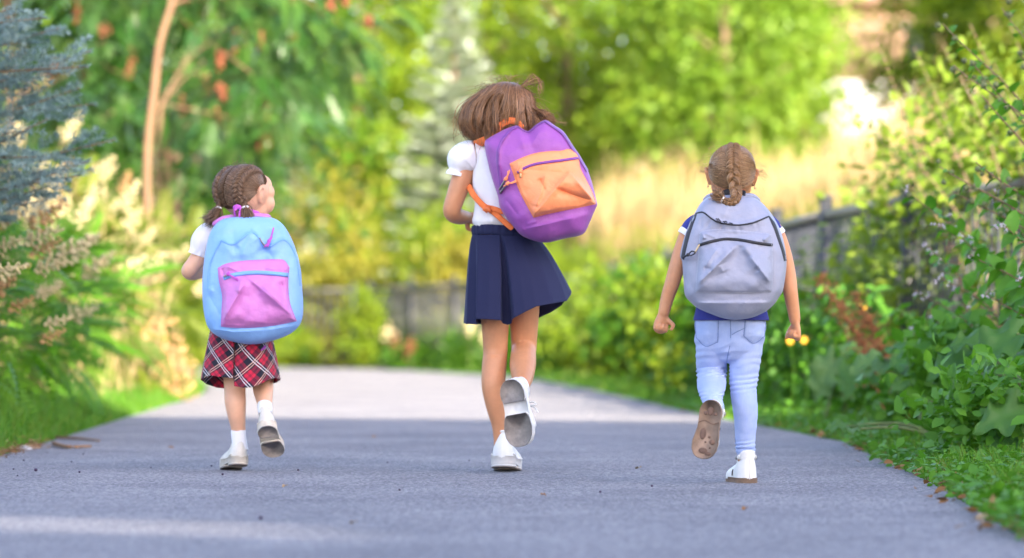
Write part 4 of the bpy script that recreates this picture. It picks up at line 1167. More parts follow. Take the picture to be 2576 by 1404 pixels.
def shoe(par, heel, toe, up, L, style, lateral_lace=1, loops=True):
    """heel = point under the back of the heel; toe, up = directions; upper > soles, collar, laces"""
    y = nrm(toe); z = nrm(np.asarray(up) - np.dot(up, y) * y); x = np.cross(y, z)
    M = np.stack([x, y, z], 1)
    T = lambda V: np.asarray(heel) + (np.asarray(V) * L) @ M.T
    st = np.array([0, .008, .03, .07, .13, .2, .33, .47, .6, .72, .84, .93, .975, .993, 1.0])
    wd = np.array([0, .050, .092, .132, .163, .178, .170, .170, .190, .208, .196, .152, .10, .055, 0])
    hs = np.array([0, .2, .33, .42, .5, .6, .72, .84, .93, .98, 1.0])
    hg = np.array([.46, .46, .40, .335, .285, .245, .20, .165, .125, .08, .035])
    if style == 'worn': hg = hg * .93
    top = {'worn': .375, 'sandal': .40}.get(style, .405)
    W_ = lambda s_: np.interp(s_, st, wd)
    Hh = lambda s_: np.interp(s_, hs, hg)
    ss = np.linspace(.2, 1, 400)
    th = np.linspace(0, 2 * np.pi, 72, endpoint=False)
    V = []
    for zz in np.r_[np.linspace(0, .2, 22), np.linspace(.215, top, 16)]:
        ok_ = ss[Hh(ss) >= zz]
        sf = ok_.max() if len(ok_) else .3
        sf = min(sf, 1 - .02 * (zz / .2) ** 2)
        if zz > .33: sf = min(sf, .335)
        sb = .022 * (zz / .4) ** 2 - .012 * math.sin(math.pi * min(1, zz / .4))
        s_ = (sb + sf) / 2 - (sf - sb) / 2 * np.cos(th)
        w = W_(np.clip(s_ - sb, 0, 1)) * (1 - (.20 if style == 'sandal' else .40) * (zz / .42) ** 1.3 * (1 - sstep(.3, .75, s_)))
        arch = np.clip(1 - np.clip(zz / np.where(s_ < .3, .60, Hh(s_)), 0, 1) ** 3.2, 0, 1) ** .5
        w = w * arch
        w = np.minimum(w, np.sqrt(np.clip(sf - s_, 0, 1)) * .42)
        V.append(np.stack([np.sign(np.sin(th)) * w, s_, np.full(72, zz) + .0035 * np.sin(s_ * 46) * (s_ > .42) * (s_ < .62)], 1))
    V = np.array(V); R_ = len(V)
    V = V.reshape(-1, 3)
    F = grid_faces(R_, 72, True)
    F = np.vstack([F[:, [0, 1, 2]], F[:, [0, 2, 3]]])
    k0 = len(V); V = np.vstack([V, [0, .17, top - .06]])
    j = np.arange(72); j2 = (j + 1) % 72; e_ = (R_ - 1) * 72
    F = np.vstack([F, np.stack([np.full(72, k0), e_ + j, e_ + j2], 1)])
    lm = m_leatherd if style == 'worn' else m_leather
    up_o = mk('shoe', T(V), F, lm, par)
    # sole outline
    so = np.stack([np.r_[np.linspace(0, .06, 8), np.linspace(.08, .92, 30), np.linspace(.94, 1, 8)], np.zeros(46)], 1); so[:, 1] = W_(so[:, 0])
    def outline(s0, s1, grow):
        m = (so[:, 0] >= s0) & (so[:, 0] <= s1)
        s_, w = so[m, 0], so[m, 1] + grow
        s_ = s_.copy()
        e = np.clip((s_ - s_.min()) / .06, 0, 1); f_ = np.clip((s_.max() - s_) / .06, 0, 1)
        if s0 > .02: w = w * (.80 + .2 * np.sqrt(e))
        if s1 < .97: w = w * (.86 + .14 * np.sqrt(f_))
        tw = .03 * sstep(.4, 1, s_) * lateral_lace
        return np.vstack([np.stack([w - tw, s_], 1), np.stack([-w - tw, s_], 1)[::-1]])
    def slab(name, s0, s1, z0, z1, grow, mat, parent, bev=.008):
        o = outline(s0, s1, grow); c = o.mean(0)
        rings = []
        for zz, k_ in ((z1, 1.0), (z0 + bev, 1.0), (z0, 1 - bev * 2.2)):
            r2 = c + (o - c) * k_
            rings.append(np.column_stack([r2, np.full(len(o), zz)]))
        n = len(o); Vs = np.vstack(rings)
        Fq = grid_faces(3, n, True)
        Fs = np.vstack([Fq[:, [0, 2, 1]], Fq[:, [0, 3, 2]]]) if False else np.vstack([Fq[:, [0, 1, 2]], Fq[:, [0, 2, 3]]])
        Vs = np.vstack([Vs, [*c, z0], [*c, z1]])
        j = np.arange(n); j2 = (j + 1) % n
        Fs = np.vstack([Fs, np.stack([np.full(n, 3 * n), j2 + 2 * n, j + 2 * n], 1), np.stack([np.full(n, 3 * n + 1), j, j2], 1)])
        ob = mk(name, T(Vs), Fs, mat, parent, smooth=False)
        return ob
    if style == 'sandal':
        slab('sole', 0, 1, -.055, .03, .012, m_soleb, up_o)
        mbs = MB()
        Tn = lambda p: T(np.array(p)[None])[0]
        for (cx_, cy_, rx_, ry_) in ((-.075, .23, .035, .035), (.0, .19, .05, .075), (.085, .23, .03, .03), (-.07, .58, .055, .10), (.045, .62, .022, .022), (.10, .70, .045, .045), (-.01, .71, .016, .016), (-.03, .86, .075, .05), (.075, .80, .016, .016), (.06, .90, .055, .032)):
            mbs.add(ball(Tn((cx_, cy_, -.057)), np.array((rx_, ry_, .012)) * L, M, 18, 8))
        tag(mbs.build('tread_relief', m_soled, up_o), kind='stuff')
        mbs = MB()
        mbs.add(tube([Tn((-.17, .40, -.058)), Tn((-.06, .355, -.060)), Tn((.06, .40, -.060)), Tn((.165, .36, -.058))], [.007 * L] * 4, 6, 4))
        mbs.build('arch_groove', m_soled, up_o)
        # ankle cuff, strap and buckle
        th = np.linspace(0, 2 * np.pi, 40, endpoint=False)
        rows = [np.stack([np.cos(th) * r_, .19 + np.sin(th) * r_ * 1.18, np.full(40, zz) - .04 * np.sin(th)], 1) for zz, r_ in ((.33, .142), (.38, .146), (.44, .142), (.47, .136), (.44, .128))]
        Vc = np.array(rows).reshape(-1, 3)
        mk('ankle_cuff', T(Vc), grid_faces(5, 40, True), m_leather, up_o)
        dots = MB()
        for i_ in range(22):
            for zz in (.40, .43):
                t_ = i_ / 22 * 6.283 + (zz > .41) * .14
                dots.add(ball(Tn((math.cos(t_) * .1445, .19 + math.sin(t_) * .1445 * 1.18, zz - .04 * math.sin(t_))), np.full(3, .006) * L, None, 5, 3))
        tag(dots.build('perforation', m_cream, up_o), kind='stuff')
        for s_ in (-1, 1):
            MB().add(tube([Tn((s_ * .148, .14, .40)), Tn((s_ * .165, .20, .36)), Tn((s_ * .15, .27, .36))], [(.03 * L, .012 * L)] * 3, 8, 3, side=z)).build('strap', m_leather, up_o)
            MB().add(box(Tn((s_ * .172, .21, .37)), np.array((.014, .03, .03)) * L, M)).build('buckle', m_steel, up_o)
            MB().add(tube([Tn((s_ * .178, .46, .07)), Tn((s_ * .160, .48, .15)), Tn((s_ * .10, .50, .20))], [(.022 * L, .008 * L)] * 3, 8, 3, side=y)).build('opening_shade', plain('painted_opening_shade', (.06, .045, .04), .9, .1), up_o)  # dark strip painted as the shade inside a side opening
        MB().add(tube([Tn((0, -.012, .03)), Tn((0, -.008, .2)), Tn((0, -.002, .36))], [.006 * L] * 3, 6, 2)).build('heel_seam', m_cream, up_o)
    else:
        ms = m_cream if style == 'worn' else m_leather
        slab('midsole', 0, 1, -.06, .045, .014, ms, up_o)
        hb = slab('heel_block', 0, .36, -.103, -.059, .012, ms, up_o)
        tb = slab('toe_block', .50, 1, -.090, -.059, .012, ms, up_o)
        slab('heel_tread', .004, .352, -.120, -.102, .006, m_sole, up_o)
        slab('toe_tread', .508, .992, -.107, -.089, .006, m_sole, up_o)
        Tn = lambda p: T(np.array(p)[None])[0]
        mbw = MB()     # wave line round the side of the midsole
        for s_ in (-1, 1):
            pts = [(s_ * .168, .12, .08), (s_ * .174, .18, .075), (s_ * .172, .3, .05), (s_ * .168, .45, .045), (s_ * .19, .6, .06), (s_ * .205, .74, .065)]
            mbw.add(tube([Tn(p) for p in pts], [.012 * L] * 6, 6, 4))
        mbw.build('sole_edge', ms, up_o)
        th = np.linspace(0, 2 * np.pi, 36, endpoint=False)
        ring = [Tn((math.cos(t_) * .098, .178 + math.sin(t_) * .152, top - .004 - .012 * math.cos(2 * t_))) for t_ in th]
        ring.append(ring[0]); MB().add(tube(ring, [.021 * L] * len(ring), 8, 1, cap=False, side=z)).build('collar', lm, up_o)
        lc = MB()
        for i_ in range(4):
            yy = .42 + i_ * .07; zz = .335 - i_ * .045
            lc.add(tube([Tn((-.085, yy, zz - .035)), Tn((0, yy + .01, zz + .012)), Tn((.085, yy, zz - .035))], [.011 * L] * 3, 6, 3))
        sx = lateral_lace
        if loops: lc.add(tube([Tn((0, .42, .35)), Tn((sx * .12, .40, .36)), Tn((sx * .20, .44, .30)), Tn((sx * .13, .45, .30)), Tn((sx * .02, .43, .35))], [.010 * L] * 5, 6, 4))
        if loops: lc.add(tube([Tn((0, .43, .35)), Tn((sx * .15, .48, .33)), Tn((sx * .23, .56, .22))], [.010 * L] * 3, 6, 4))
        lc.build('laces', lm, up_o)
    return up_o

class HeadMap:
    def __init__(s, c, R, k, lift=1.0): s.c, s.R, s.k, s.l = np.asarray(c), R, k, lift
    def d(s, psi, lam):
        psi = np.radians(psi); lam = np.radians(lam)
        return np.stack([np.sin(lam) + 0 * psi, np.cos(lam) * np.cos(psi), np.cos(lam) * np.sin(psi)], -1)
    def p(s, d, f=1.0):
        d = nrm(d)
        r = np.array([.071, .088, .080]) * s.k
        t = 1 / np.sqrt(((d / r) ** 2).sum(-1, keepdims=True))
        return s.c + (d * t * f + np.array([0, -.004, .004]) * s.k) @ s.R.T
def yaw(a):
    a = math.radians(a); return np.array([[math.cos(a), math.sin(a), 0], [-math.sin(a), math.cos(a), 0], [0, 0, 1]])   # positive turns the face to the viewer's right
def pitchx(a):
    a = math.radians(a); return np.array([[1, 0, 0], [0, math.cos(a), -math.sin(a)], [0, math.sin(a), math.cos(a)]])
def rolly(a):
    a = math.radians(a); return np.array([[math.cos(a), 0, math.sin(a)], [0, 1, 0], [-math.sin(a), 0, math.cos(a)]])

def scalp(par, H, mat, lam_max, f=1.035, name='hair', back=222):
    """thin hair layer hugging the skull, between the hairlines on both sides; lam_max(psi)"""
    psi = np.linspace(28, back, 60); u = np.linspace(-1, 1, 49)
    PS, U = np.meshgrid(psi, u, indexing='ij')
    LM = lam_max(PS) * U
    D = np.stack([np.sin(np.radians(LM)), np.cos(np.radians(LM)) * np.cos(np.radians(PS)), np.cos(np.radians(LM)) * np.sin(np.radians(PS))], -1)
    edge = np.minimum(1, np.minimum((1 - np.abs(U)) * 6, np.minimum((PS - 28) / 10, (back - PS) / 14)))
    V = H.p(D.reshape(-1, 3), (.985 + (f - .985) * np.clip(edge, 0, 1) ** .5).reshape(-1, 1))
    return mk(name, V, grid_faces(60, 49), mat, par, (vnoise(D.reshape(-1, 3), 9) * .25 + .3).clip(0, 1))

def slerp(a, b, t):
    a, b = nrm(a), nrm(b)
    w = np.arccos(np.clip((a * b).sum(-1, keepdims=True), -1, 1)) + 1e-6
    return (np.sin((1 - t) * w) * a + np.sin(t * w) * b) / np.sin(w)

def pulled(H, A, B, f0, f1, K=10, jit=.02, lift=.02, r=(.0006, .0011)):
    """strands combed over the skull from directions A to B"""
    t = np.linspace(0, 1, K)
    N_ = len(A)
    L = np.stack([H.p(slerp(A, B, tt) + rng.normal(size=(N_, 3)) * 0, (f0 + (f1 - f0) * tt + lift * math.sin(math.pi * tt) + jit * rng.random((N_, 1)))) for tt in t], 1)
    return strands(L, rng.uniform(*r, N_))

def braid_path(par, pts, width, turns, mat, taper=.5, per=26, name='braid', seed=0, out=(0, -1, 0)):
    """three bundles of hair plaited along pts"""
    r_ = np.random.default_rng(seed)
    n = turns * 14
    path = catmull(np.asarray(pts), max(2, n // (len(pts) - 1)))
    n = len(path); t = np.linspace(0, 1, n)
    tg = nrm(np.gradient(path, axis=0))
    o = np.asarray(out, float)
    if o.ndim == 1: o = np.broadcast_to(o, path.shape)
    elif len(o) != n: o = nrm(np.stack([np.interp(t, np.linspace(0, 1, len(o)), o[:, q_]) for q_ in range(3)], 1))
    sd = nrm(np.cross(tg, o)); nn = np.cross(sd, tg)
    w = width * np.interp(t, [0, .22, .6, 1], [.5, 1, .95, taper])
    b = MB()
    for k in range(3):
        ph = t * turns * math.pi + k * 2 * math.pi / 3
        c = path + sd * (np.sin(ph) * w * .36)[:, None] + nn * (np.sin(2 * ph) * w * .16)[:, None]
        rad = w * .215
        tk = nrm(np.gradient(c, axis=0)); ak = nrm(np.cross(tk, nn)); bk = np.cross(tk, ak)
        V, F = tube(c, rad * .85, 10, 1)
        b.add((V, F), .25)
        Ls = []
        for q in range(per):
            an = r_.random() * 6.283; rr_ = .92 + .12 * r_.random()
            Ls.append(c + (ak * math.cos(an) + bk * math.sin(an)) * (rad * rr_)[:, None])
        V, F, A = strands(np.array(Ls), np.full(per, width * .026), r_.random(per))
        b.add((V, np.vstack([F[:, [0, 1, 2]], F[:, [0, 2, 3]]])), A)
    return b.build(name, mat, par)

def tuft(par, p0, d, L, r0, mat, n=130, name='tuft', fan=.5, seed=0):
    r_ = np.random.default_rng(seed)
    t = np.linspace(0, 1, 8)
    d = nrm(d); Ls = []
    for i in range(n):
        q = r_.normal(size=3) * r0 * .5
        e = nrm(d + r_.normal(size=3) * fan * .4); Li = L * r_.uniform(.6, 1.05)
        Ls.append(np.asarray(p0) + q * (1 + 1.2 * np.sin(t * 2.6))[:, None] + np.outer(t, d) * Li + np.outer(t ** 2, e - d) * Li)
    V, F, A = strands(np.array(Ls), r_.uniform(.0008, .0013, n), r_.random(n), .3)
    return mk(name, V, F, mat, par, A)

def band(par, p, d, r, mat, name='hair_tie'):
    d = nrm(d); a = nrm(np.cross(d, [.3, .5, .8])); b = np.cross(d, a)
    th = np.linspace(0, 2 * np.pi, 21)
    MB().add(tube([np.asarray(p) + (a * math.cos(q) + b * math.sin(q)) * r for q in th], [.0035] * 21, 8, 1, cap=False, side=d)).build(name, mat, par)

# ------------------------------------------------------------------ backpacks
class Pack:
    def __init__(s, outline, centre, D, bulge, n=3.4, creases=(), top=.72, seed=0, back=.05):
        o = catmull(np.asarray(outline, float), 10, closed=True)
        s.c = np.asarray(centre, float); s.D, s.B, s.n, s.cr, s.top, s.seed, s.back = D, bulge, n, creases, top, seed, back
        d = o - s.c
        a = np.arctan2(d[:, 1], d[:, 0]); i = np.argsort(a)
        s.a = np.r_[a[i] - 2 * np.pi, a[i], a[i] + 2 * np.pi]; s.r = np.tile(np.linalg.norm(d, axis=1)[i], 3)
        s.y0, s.y1 = o[:, 1].min(), o[:, 1].max()
    def R(s, a): return np.interp(a, s.a, s.r)
    def crease(s, p, cr):
        z = np.zeros(len(p))
        for x0, y0, x1, y1, w1, w2, amp in cr:      # w1: width on the left of the direction of travel, w2: on its right
            a = np.array([x0, y0], float); b = np.array([x1, y1], float); L = np.linalg.norm(b - a); t = (b - a) / L
            q = p - a; u = q @ t / L; d = q[:, 0] * t[1] - q[:, 1] * t[0]
            end = sstep(-.12, .18, u) * (1 - sstep(.82, 1.12, u))
            w = np.where(d > 0, w1, w2)
            z += amp * end * np.exp(-np.abs(d) / w * 1.2) * (1 / (1 + 0 * d))
        return z
    def depth(s, p, cr=True):
        p = np.atleast_2d(np.asarray(p, float))
        d = p - s.c
        r = np.clip(np.linalg.norm(d, axis=1) / s.R(np.arctan2(d[:, 1], d[:, 0])), 0, 1)
        g = s.top + (1 - s.top) * np.clip((p[:, 1] - s.y0) / (s.y1 - s.y0) * 1.25, 0, 1)
        z = s.B * g * (1 - r ** s.n) ** (1 / s.n)
        if cr:
            m = 1 - r ** 6
            z = z + m * (1.2 * s.crease(p, s.cr) + .0045 * vnoise(p, 1 / 30., s.seed) + .0009 * vnoise(p, 1 / 10., s.seed + 1))
        return z
    def pt(s, p, off=0.0, cr=True):
        p = np.atleast_2d(np.asarray(p, float))
        dd = s.D - s.depth(p, cr) - off
        return np.stack([(p[:, 0] - CX) * dd / FPX, dd, CAMH + (HZ - p[:, 1]) * dd / FPX], 1)
    def shell(s, par, mat, name='shell'):
        na, th = 180, np.linspace(-np.pi, np.pi, 180, endpoint=False)
        rs = np.r_[np.linspace(0.02, .8, 40), np.linspace(.82, .95, 14), .965, .978, .988, .995, 1.0]
        R = s.R(th)
        front = []
        for r in rs:
            p = s.c + (r * R)[:, None] * np.stack([np.cos(th), np.sin(th)], 1)
            front.append(s.pt(p))
        backr = []
        for r in (.99, .96, .88, .7, .4, .05):
            p = s.c + (r * R)[:, None] * np.stack([np.cos(th), np.sin(th)], 1)
            dd = s.D + s.back * (1 - r ** 4) ** .25
            backr.append(np.stack([(p[:, 0] - CX) * s.D / FPX, np.broadcast_to(dd, len(p)), CAMH + (HZ - p[:, 1]) * s.D / FPX], 1))
        V = np.array(front + backr).reshape(-1, 3)
        F = grid_faces(len(rs) + 6, na, True)
        F = np.vstack([F[:, [0, 1, 2]], F[:, [0, 2, 3]]])
        V = np.vstack([V, s.pt(s.c), [*(P(*s.c, s.D)[:1]), s.D + s.back, P(*s.c, s.D)[2]]])
        k0 = len(V) - 2; j = np.arange(na); j2 = (j + 1) % na; e = (len(rs) + 5) * na
        F = np.vstack([F, np.stack([np.full(na, k0), j2, j], 1), np.stack([np.full(na, k0 + 1), e + j, e + j2], 1)])
        return mk(name, V, F, mat, par)
    def ribbon(s, par, pts, w, mat, off=.002, thick=.002, name='zip', sub=12, wprof=None):
        q = catmull(np.asarray(pts, float), sub)
        t = nrm(np.gradient(q, axis=0)); nn = np.stack([-t[:, 1], t[:, 0]], 1)
        k = np.ones(len(q)) if wprof is None else np.interp(np.linspace(0, 1, len(q)), *wprof)
        rows = []
        for f_, h in ((-.5, -.004), (-.5, thick * .6), (-.22, thick), (.22, thick), (.5, thick * .6), (.5, -.004)):
            rows.append(s.pt(q + nn * (f_ * w * k)[:, None], off + h))
        V = np.array(rows).transpose(1, 0, 2).reshape(-1, 3)
        return mk(name, V, grid_faces(len(q), 6), mat, par)
    def cord(s, par, pts, r, mat, off, name, sub=8):
        q = catmull(np.asarray(pts, float), sub)
        return MB().add(tube(s.pt(q, off), np.full(len(q), r), 8, 1)).build(name, mat, par)
    def stitches(s, par, pts, mat, off=.0012, name='stitching', step=5.0, closed=False):
        q = catmull(np.asarray(pts, float), 14)
        d = np.r_[0, np.cumsum(np.linalg.norm(np.diff(q, axis=0), axis=1))]
        mb = MB()
        for a in np.arange(0, d[-1] - step, step):
            m = [np.array([np.interp(a + e, d, q[:, 0]), np.interp(a + e, d, q[:, 1])]) for e in (0, step * .55)]
            mb.add(tube(s.pt(np.array(m), off), [.0006, .0006], 4, 1, cap=False))
        return tag(mb.build(name, mat, par), kind='stuff')
    def patch(s, par, top, right, bottom, left, mat, name='front_pocket', n=70, lift=.006, puff=.02, creases=(), seed=3):
        """pocket sewn on along four border curves: top and bottom run left to right, left and right run downwards"""
        def res(c):
            q = catmull(np.asarray(c, float), 20); d = np.r_[0, np.cumsum(np.linalg.norm(np.diff(q, axis=0), axis=1))]
            u = np.linspace(0, d[-1], n); return np.stack([np.interp(u, d, q[:, i]) for i in (0, 1)], 1)
        T_, R_, B_, L_ = res(top), res(right), res(bottom), res(left)
        u = np.linspace(0, 1, n)[None, :, None]; v = np.linspace(0, 1, n)[:, None, None]
        p = (1 - v) * T_[None] + v * B_[None] + (1 - u) * L_[:, None] + u * R_[:, None] \
            - ((1 - u) * (1 - v) * T_[0] + u * (1 - v) * T_[-1] + (1 - u) * v * B_[0] + u * v * B_[-1])
        e = np.minimum(np.minimum(u, 1 - u), np.minimum(v, 1 - v))[..., 0]
        q = p.reshape(-1, 2); E = e.reshape(-1)
        off = lift * np.clip(E * 30, .25, 1) + puff * (1 - (1 - np.clip(E * 4, 0, 1)) ** 2.2) * np.clip((np.repeat(v, n, 1).reshape(-1)) * 1.2 + .25, 0, 1)
        ms = sstep(.0, .07, E)
        off = off + ms * (1.25 * s.crease(q, creases) + .0032 * vnoise(q, 1 / 24., seed) + .0007 * vnoise(q, 1 / 9., seed + 5))
        s._pk = (q, off)
        V = s.pt(q, np.maximum(off, .0012), cr=False)
        dd0 = s.depth(q); dd1 = s.depth(q, False)
        V = s.pt(q, np.maximum(off, .0015) + np.maximum(0, dd0 - dd1) * (1 - ms), cr=False)
        return mk(name, V, grid_faces(n, n), mat, par)
    def pocket_off(s, p):
        q, off = s._pk
        p = np.atleast_2d(p)
        return np.array([off[np.argmin(((q - a) ** 2).sum(1))] for a in p]) + s.depth(p, False) - s.depth(p)
    def on_pocket(s, par, pts, w, mat, name='pocket_zip', extra=.002, sub=8):
        q = catmull(np.asarray(pts, float), sub)
        t = nrm(np.gradient(q, axis=0)); nn = np.stack([-t[:, 1], t[:, 0]], 1)
        rows = []
        for f_, h in ((-.5, -.006), (-.5, .0008), (-.12, .0022), (.12, .0022), (.5, .0008), (.5, -.006)):
            pp = q + nn * f_ * w
            rows.append(s.pt(pp, s.pocket_off(q) + h + extra))
        V = np.array(rows).transpose(1, 0, 2).reshape(-1, 3)
        return mk(name, V, grid_faces(len(q), 6), mat, par)

def strap_band(par, pts, w, mat, name, thick=.003, sub=8, normal=(0, -1, 0)):
    """flat webbing through world points"""
    q = catmull(np.asarray(pts, float), sub)
    return MB().add(tube(q, np.tile([[w / 2, thick]], (len(q), 1)), 10, 1, side=nrm(np.cross(nrm(q[-1] - q[0]), normal)))).build(name, mat, par)

def nylon(name, col, rough=.5):
    """coated nylon: fine weave over small crumples"""
    k = N(name)
    f = k.ramp(k.noise(14), [(.3, (0, 0, 0)), (.7, (1, 1, 1))])
    k.link(k.mix(f, mul(col, .94), mul(col, 1.05)), k.b.inputs['Base Color'])
    k.b.inputs['Roughness'].default_value = rough
    k.b.inputs['Specular IOR Level'].default_value = .5
    k.b.inputs['Sheen Weight'].default_value = .1
    b1 = k.node('ShaderNodeBump'); b1.inputs['Strength'].default_value = .45; b1.inputs['Distance'].default_value = .010
    k.link(k.noise(17, 5, .62), b1.inputs['Height'])
    b2 = k.node('ShaderNodeBump'); b2.inputs['Strength'].default_value = .35; b2.inputs['Distance'].default_value = .0006
    k.link(k.noise(850, 2), b2.inputs['Height']); k.link(b1.outputs[0], b2.inputs['Normal']); k.link(b2.outputs[0], k.b.inputs['Normal'])
    return k.m

def drape(grid, amp, scale, seed, stretch=(1, 1, .35)):
    """ripples a ring grid along its outward direction"""
    c = grid.mean(1, keepdims=True)
    o = nrm((grid - c) * (1, 1, 0))
    w = vnoise((grid * np.array(stretch)).reshape(-1, 3), scale, seed).reshape(grid.shape[:2])
    return grid + o * (w * amp)[..., None]
# ================================================================== TALL GIRL IN THE MIDDLE
def z1(x, y): return (440.2 + .35835 * x, 377.3 + .35835 * y)     # coordinates read off enlargements of the photograph
def z3(x, y): return (1069.1 + .33595 * x, 157.2 + .33595 * y)
def z6(x, y): return (1603.7 + .33606 * x, 345.9 + .33606 * y)
def Z(f, *pts): return [f(*p) for p in pts]
def CR(f, *cr):
    s = f(1, 0)[0] - f(0, 0)[0]
    return [(*f(a, b), *f(c, d), w1 * s, w2 * s, amp) for a, b, c, d, w1, w2, amp in cr]
def chain(mb, D, rows, n=20, sub=5):
    """limb through (px, py, offset in depth, radius)"""
    mb.add(tube([P(r[0], r[1], D + r[2]) for r in rows], [r[3] for r in rows], n, sub))
def rows3(D, rows):
    out = []
    for py, xl, xr, dy, ry in rows:
        c = P((xl + xr) / 2, py, D + dy); out.append((c, (xr - xl) / 2 * D / FPX, ry))
    return out
def smooth_rows(rows, sub=5):
    q = catmull(np.array(rows, float), sub); return [tuple(r) for r in q]
def garment(par, name, D, rows, mat, amp=.004, scale=22, seed=0, n=110, hem=True, stretch=(1, 1, .4), expo=2.2):
    G_ = loft(rows3(D, smooth_rows(rows)), n, expo)
    G_ = drape(G_, amp, scale, seed, stretch)
    if hem:
        last = G_[-1]; c = last.mean(0)
        G_ = np.concatenate([G_, (c + (last - c) * .975 + [0, 0, .001])[None], (c + (last - c) * .96 + [0, 0, .015])[None]])
    return mk(name, G_.reshape(-1, 3), grid_faces(len(G_), n, True), mat, par)
def pleated(par, name, D, waist, hem, px_c, rx, wy, depth, mat, nrow=44, sub=7, k=.6, uvs=None, seed=0):
    """skirt between a waist ellipse and a traced hem (px, py, depth offset); waist: px for every hem point, first nb lie on the back"""
    hem = np.array(hem, float)
    W_ = []
    for i, (wx, side) in enumerate(waist):
        q = max(0, 1 - ((wx - px_c) / rx) ** 2) ** .5
        W_.append((wx, wy, side * depth * q))
    W_ = np.array(W_)
    hp = np.array([P(a, b, D + c) for a, b, c in hem]); wp = np.array([P(a, b, D + c) for a, b, c in W_])
    n = len(hem); H_, Wd = [], []
    for i in range(n):
        j = (i + 1) % n
        for t in np.arange(sub) / sub:
            H_.append(hp[i] * (1 - t) + hp[j] * t); Wd.append(wp[i] * (1 - t) + wp[j] * t)
    H_, Wd = np.array(H_), np.array(Wd)
    t = np.linspace(0, 1, nrow)[:, None, None]
    G_ = Wd[None] * (1 - t ** np.array([k, .9, 1.0])) + H_[None] * t ** np.array([k, .9, 1.0])
    G_ = drape(G_, .0035, 14, seed, (1, 1, .3)) if True else G_
    c = G_[-1].mean(0)
    G_ = np.concatenate([G_, (c + (G_[-1] - c) * (.997, .997, 1) + [0, 0, -.0006])[None], (c + (G_[-1] - c) * (.986, .986, 1) + [0, 0, .006])[None]])
    uv = None
    if uvs:
        L = np.r_[0, np.cumsum(np.linalg.norm(np.diff((H_ + Wd) / 2, axis=0), axis=1))]
        uu = np.repeat(L[None], len(G_), 0); hgt = np.linalg.norm(H_ - Wd, axis=1).mean()
        vv = np.repeat((np.r_[np.linspace(0, 1, nrow), 1, .97] * hgt)[:, None], len(H_), 1)
        uv = np.stack([uu, vv], -1).reshape(-1, 2)
    return mk(name, G_.reshape(-1, 3), grid_faces(len(G_), len(H_), True), mat, par, uv=uv)

DM = 10.85
PM = lambda x, y, d=0.: P(x, y, DM + d)
pm = thing('person', 'tall girl in white blouse and navy pleated skirt running away with one foot kicked up', 'person', (*PM(1270, 855)[:2], 0), 'children running along the path')
mb = MB()
Rm = rolly(4) @ yaw(-4)
cM = PM(1274, 280, .015)
body_head(mb, cM, Rm, 1.04)
chain(mb, DM, [(1272, 395, .0, .034), (1272, 350, .0, .032), (1273, 310, .01, .034)])
mb.add(tube([PM(1262, 690), PM(1261, 640), PM(1262, 580), PM(1266, 500), PM(1270, 430), PM(1272, 385)], [(.08, .06), (.082, .068), (.068, .055), (.072, .055), (.082, .055), (.06, .04)], 24, 5))
chain(mb, DM, [(1215, 388, 0, .03), (1190, 396, -.002, .034), (1170, 425, -.005, .034), (1159, 460, -.01, .0335), (1146, 497, -.012, .0305), (1137, 527, -.008, .029), (1143, 540, .015, .0275), (1160, 546, .06, .0245), (1174, 546, .105, .019)])
hand(mb, PM(1175, 545, .11), (.55, .55, -.12), (.5, -.35, -.75), 1, .95, (35, 55, 40))
chain(mb, DM, [(1330, 388, 0, .03), (1355, 400, .0, .034), (1385, 445, .02, .031), (1400, 510, .03, .027), (1385, 520, .09, .025), (1350, 500, .15, .019)])
hand(mb, PM(1346, 498, .16), (-.6, .3, .5), (-.4, .2, -.8), -1, .95, (60, 70, 50))
chain(mb, DM, [(1243, 690, .0, .062), (1246, 760, .003, .054), (1246, 810, .008, .0455), (1246, 850, .014, .0408), (1246, 888, .016, .0388), (1243, 925, .0, .0395), (1241, 972, -.016, .0372), (1246, 1020, -.012, .0305), (1255, 1066, .0, .0242), (1259, 1102, .004, .0222), (1262, 1128, .004, .025)])
chain(mb, DM, [(1300, 690, .0, .062), (1314, 760, .02, .055), (1318, 815, .04, .0462), (1318, 850, .052, .0425), (1318, 880, .055, .0405)])
chain(mb, DM, [(1318, 872, .06, .0385), (1316, 900, .0, .0415), (1315, 922, -.055, .0415), (1315, 948, -.12, .034), (1314, 966, -.175, .0255), (1312, 980, -.205, .022)])
V, F, _ = remesh(mb, .0028, 5)
# creases behind the knees
for (kx, ky, dy, w) in ((1246, 893, -.02, 30),):
    c = PM(kx, ky, dy); d = V - c
    m = np.exp(-(d[:, 2] / .006) ** 2) * np.exp(-(d[:, 0] / .032) ** 2) * (V[:, 1] < DM) * (np.linalg.norm(d, axis=1) < .07)
    V[:, 1] += m * .0022
bodyM = mk('body', V, F, m_skinM, pm)
face_bits(pm, cM, Rm, 1.04)
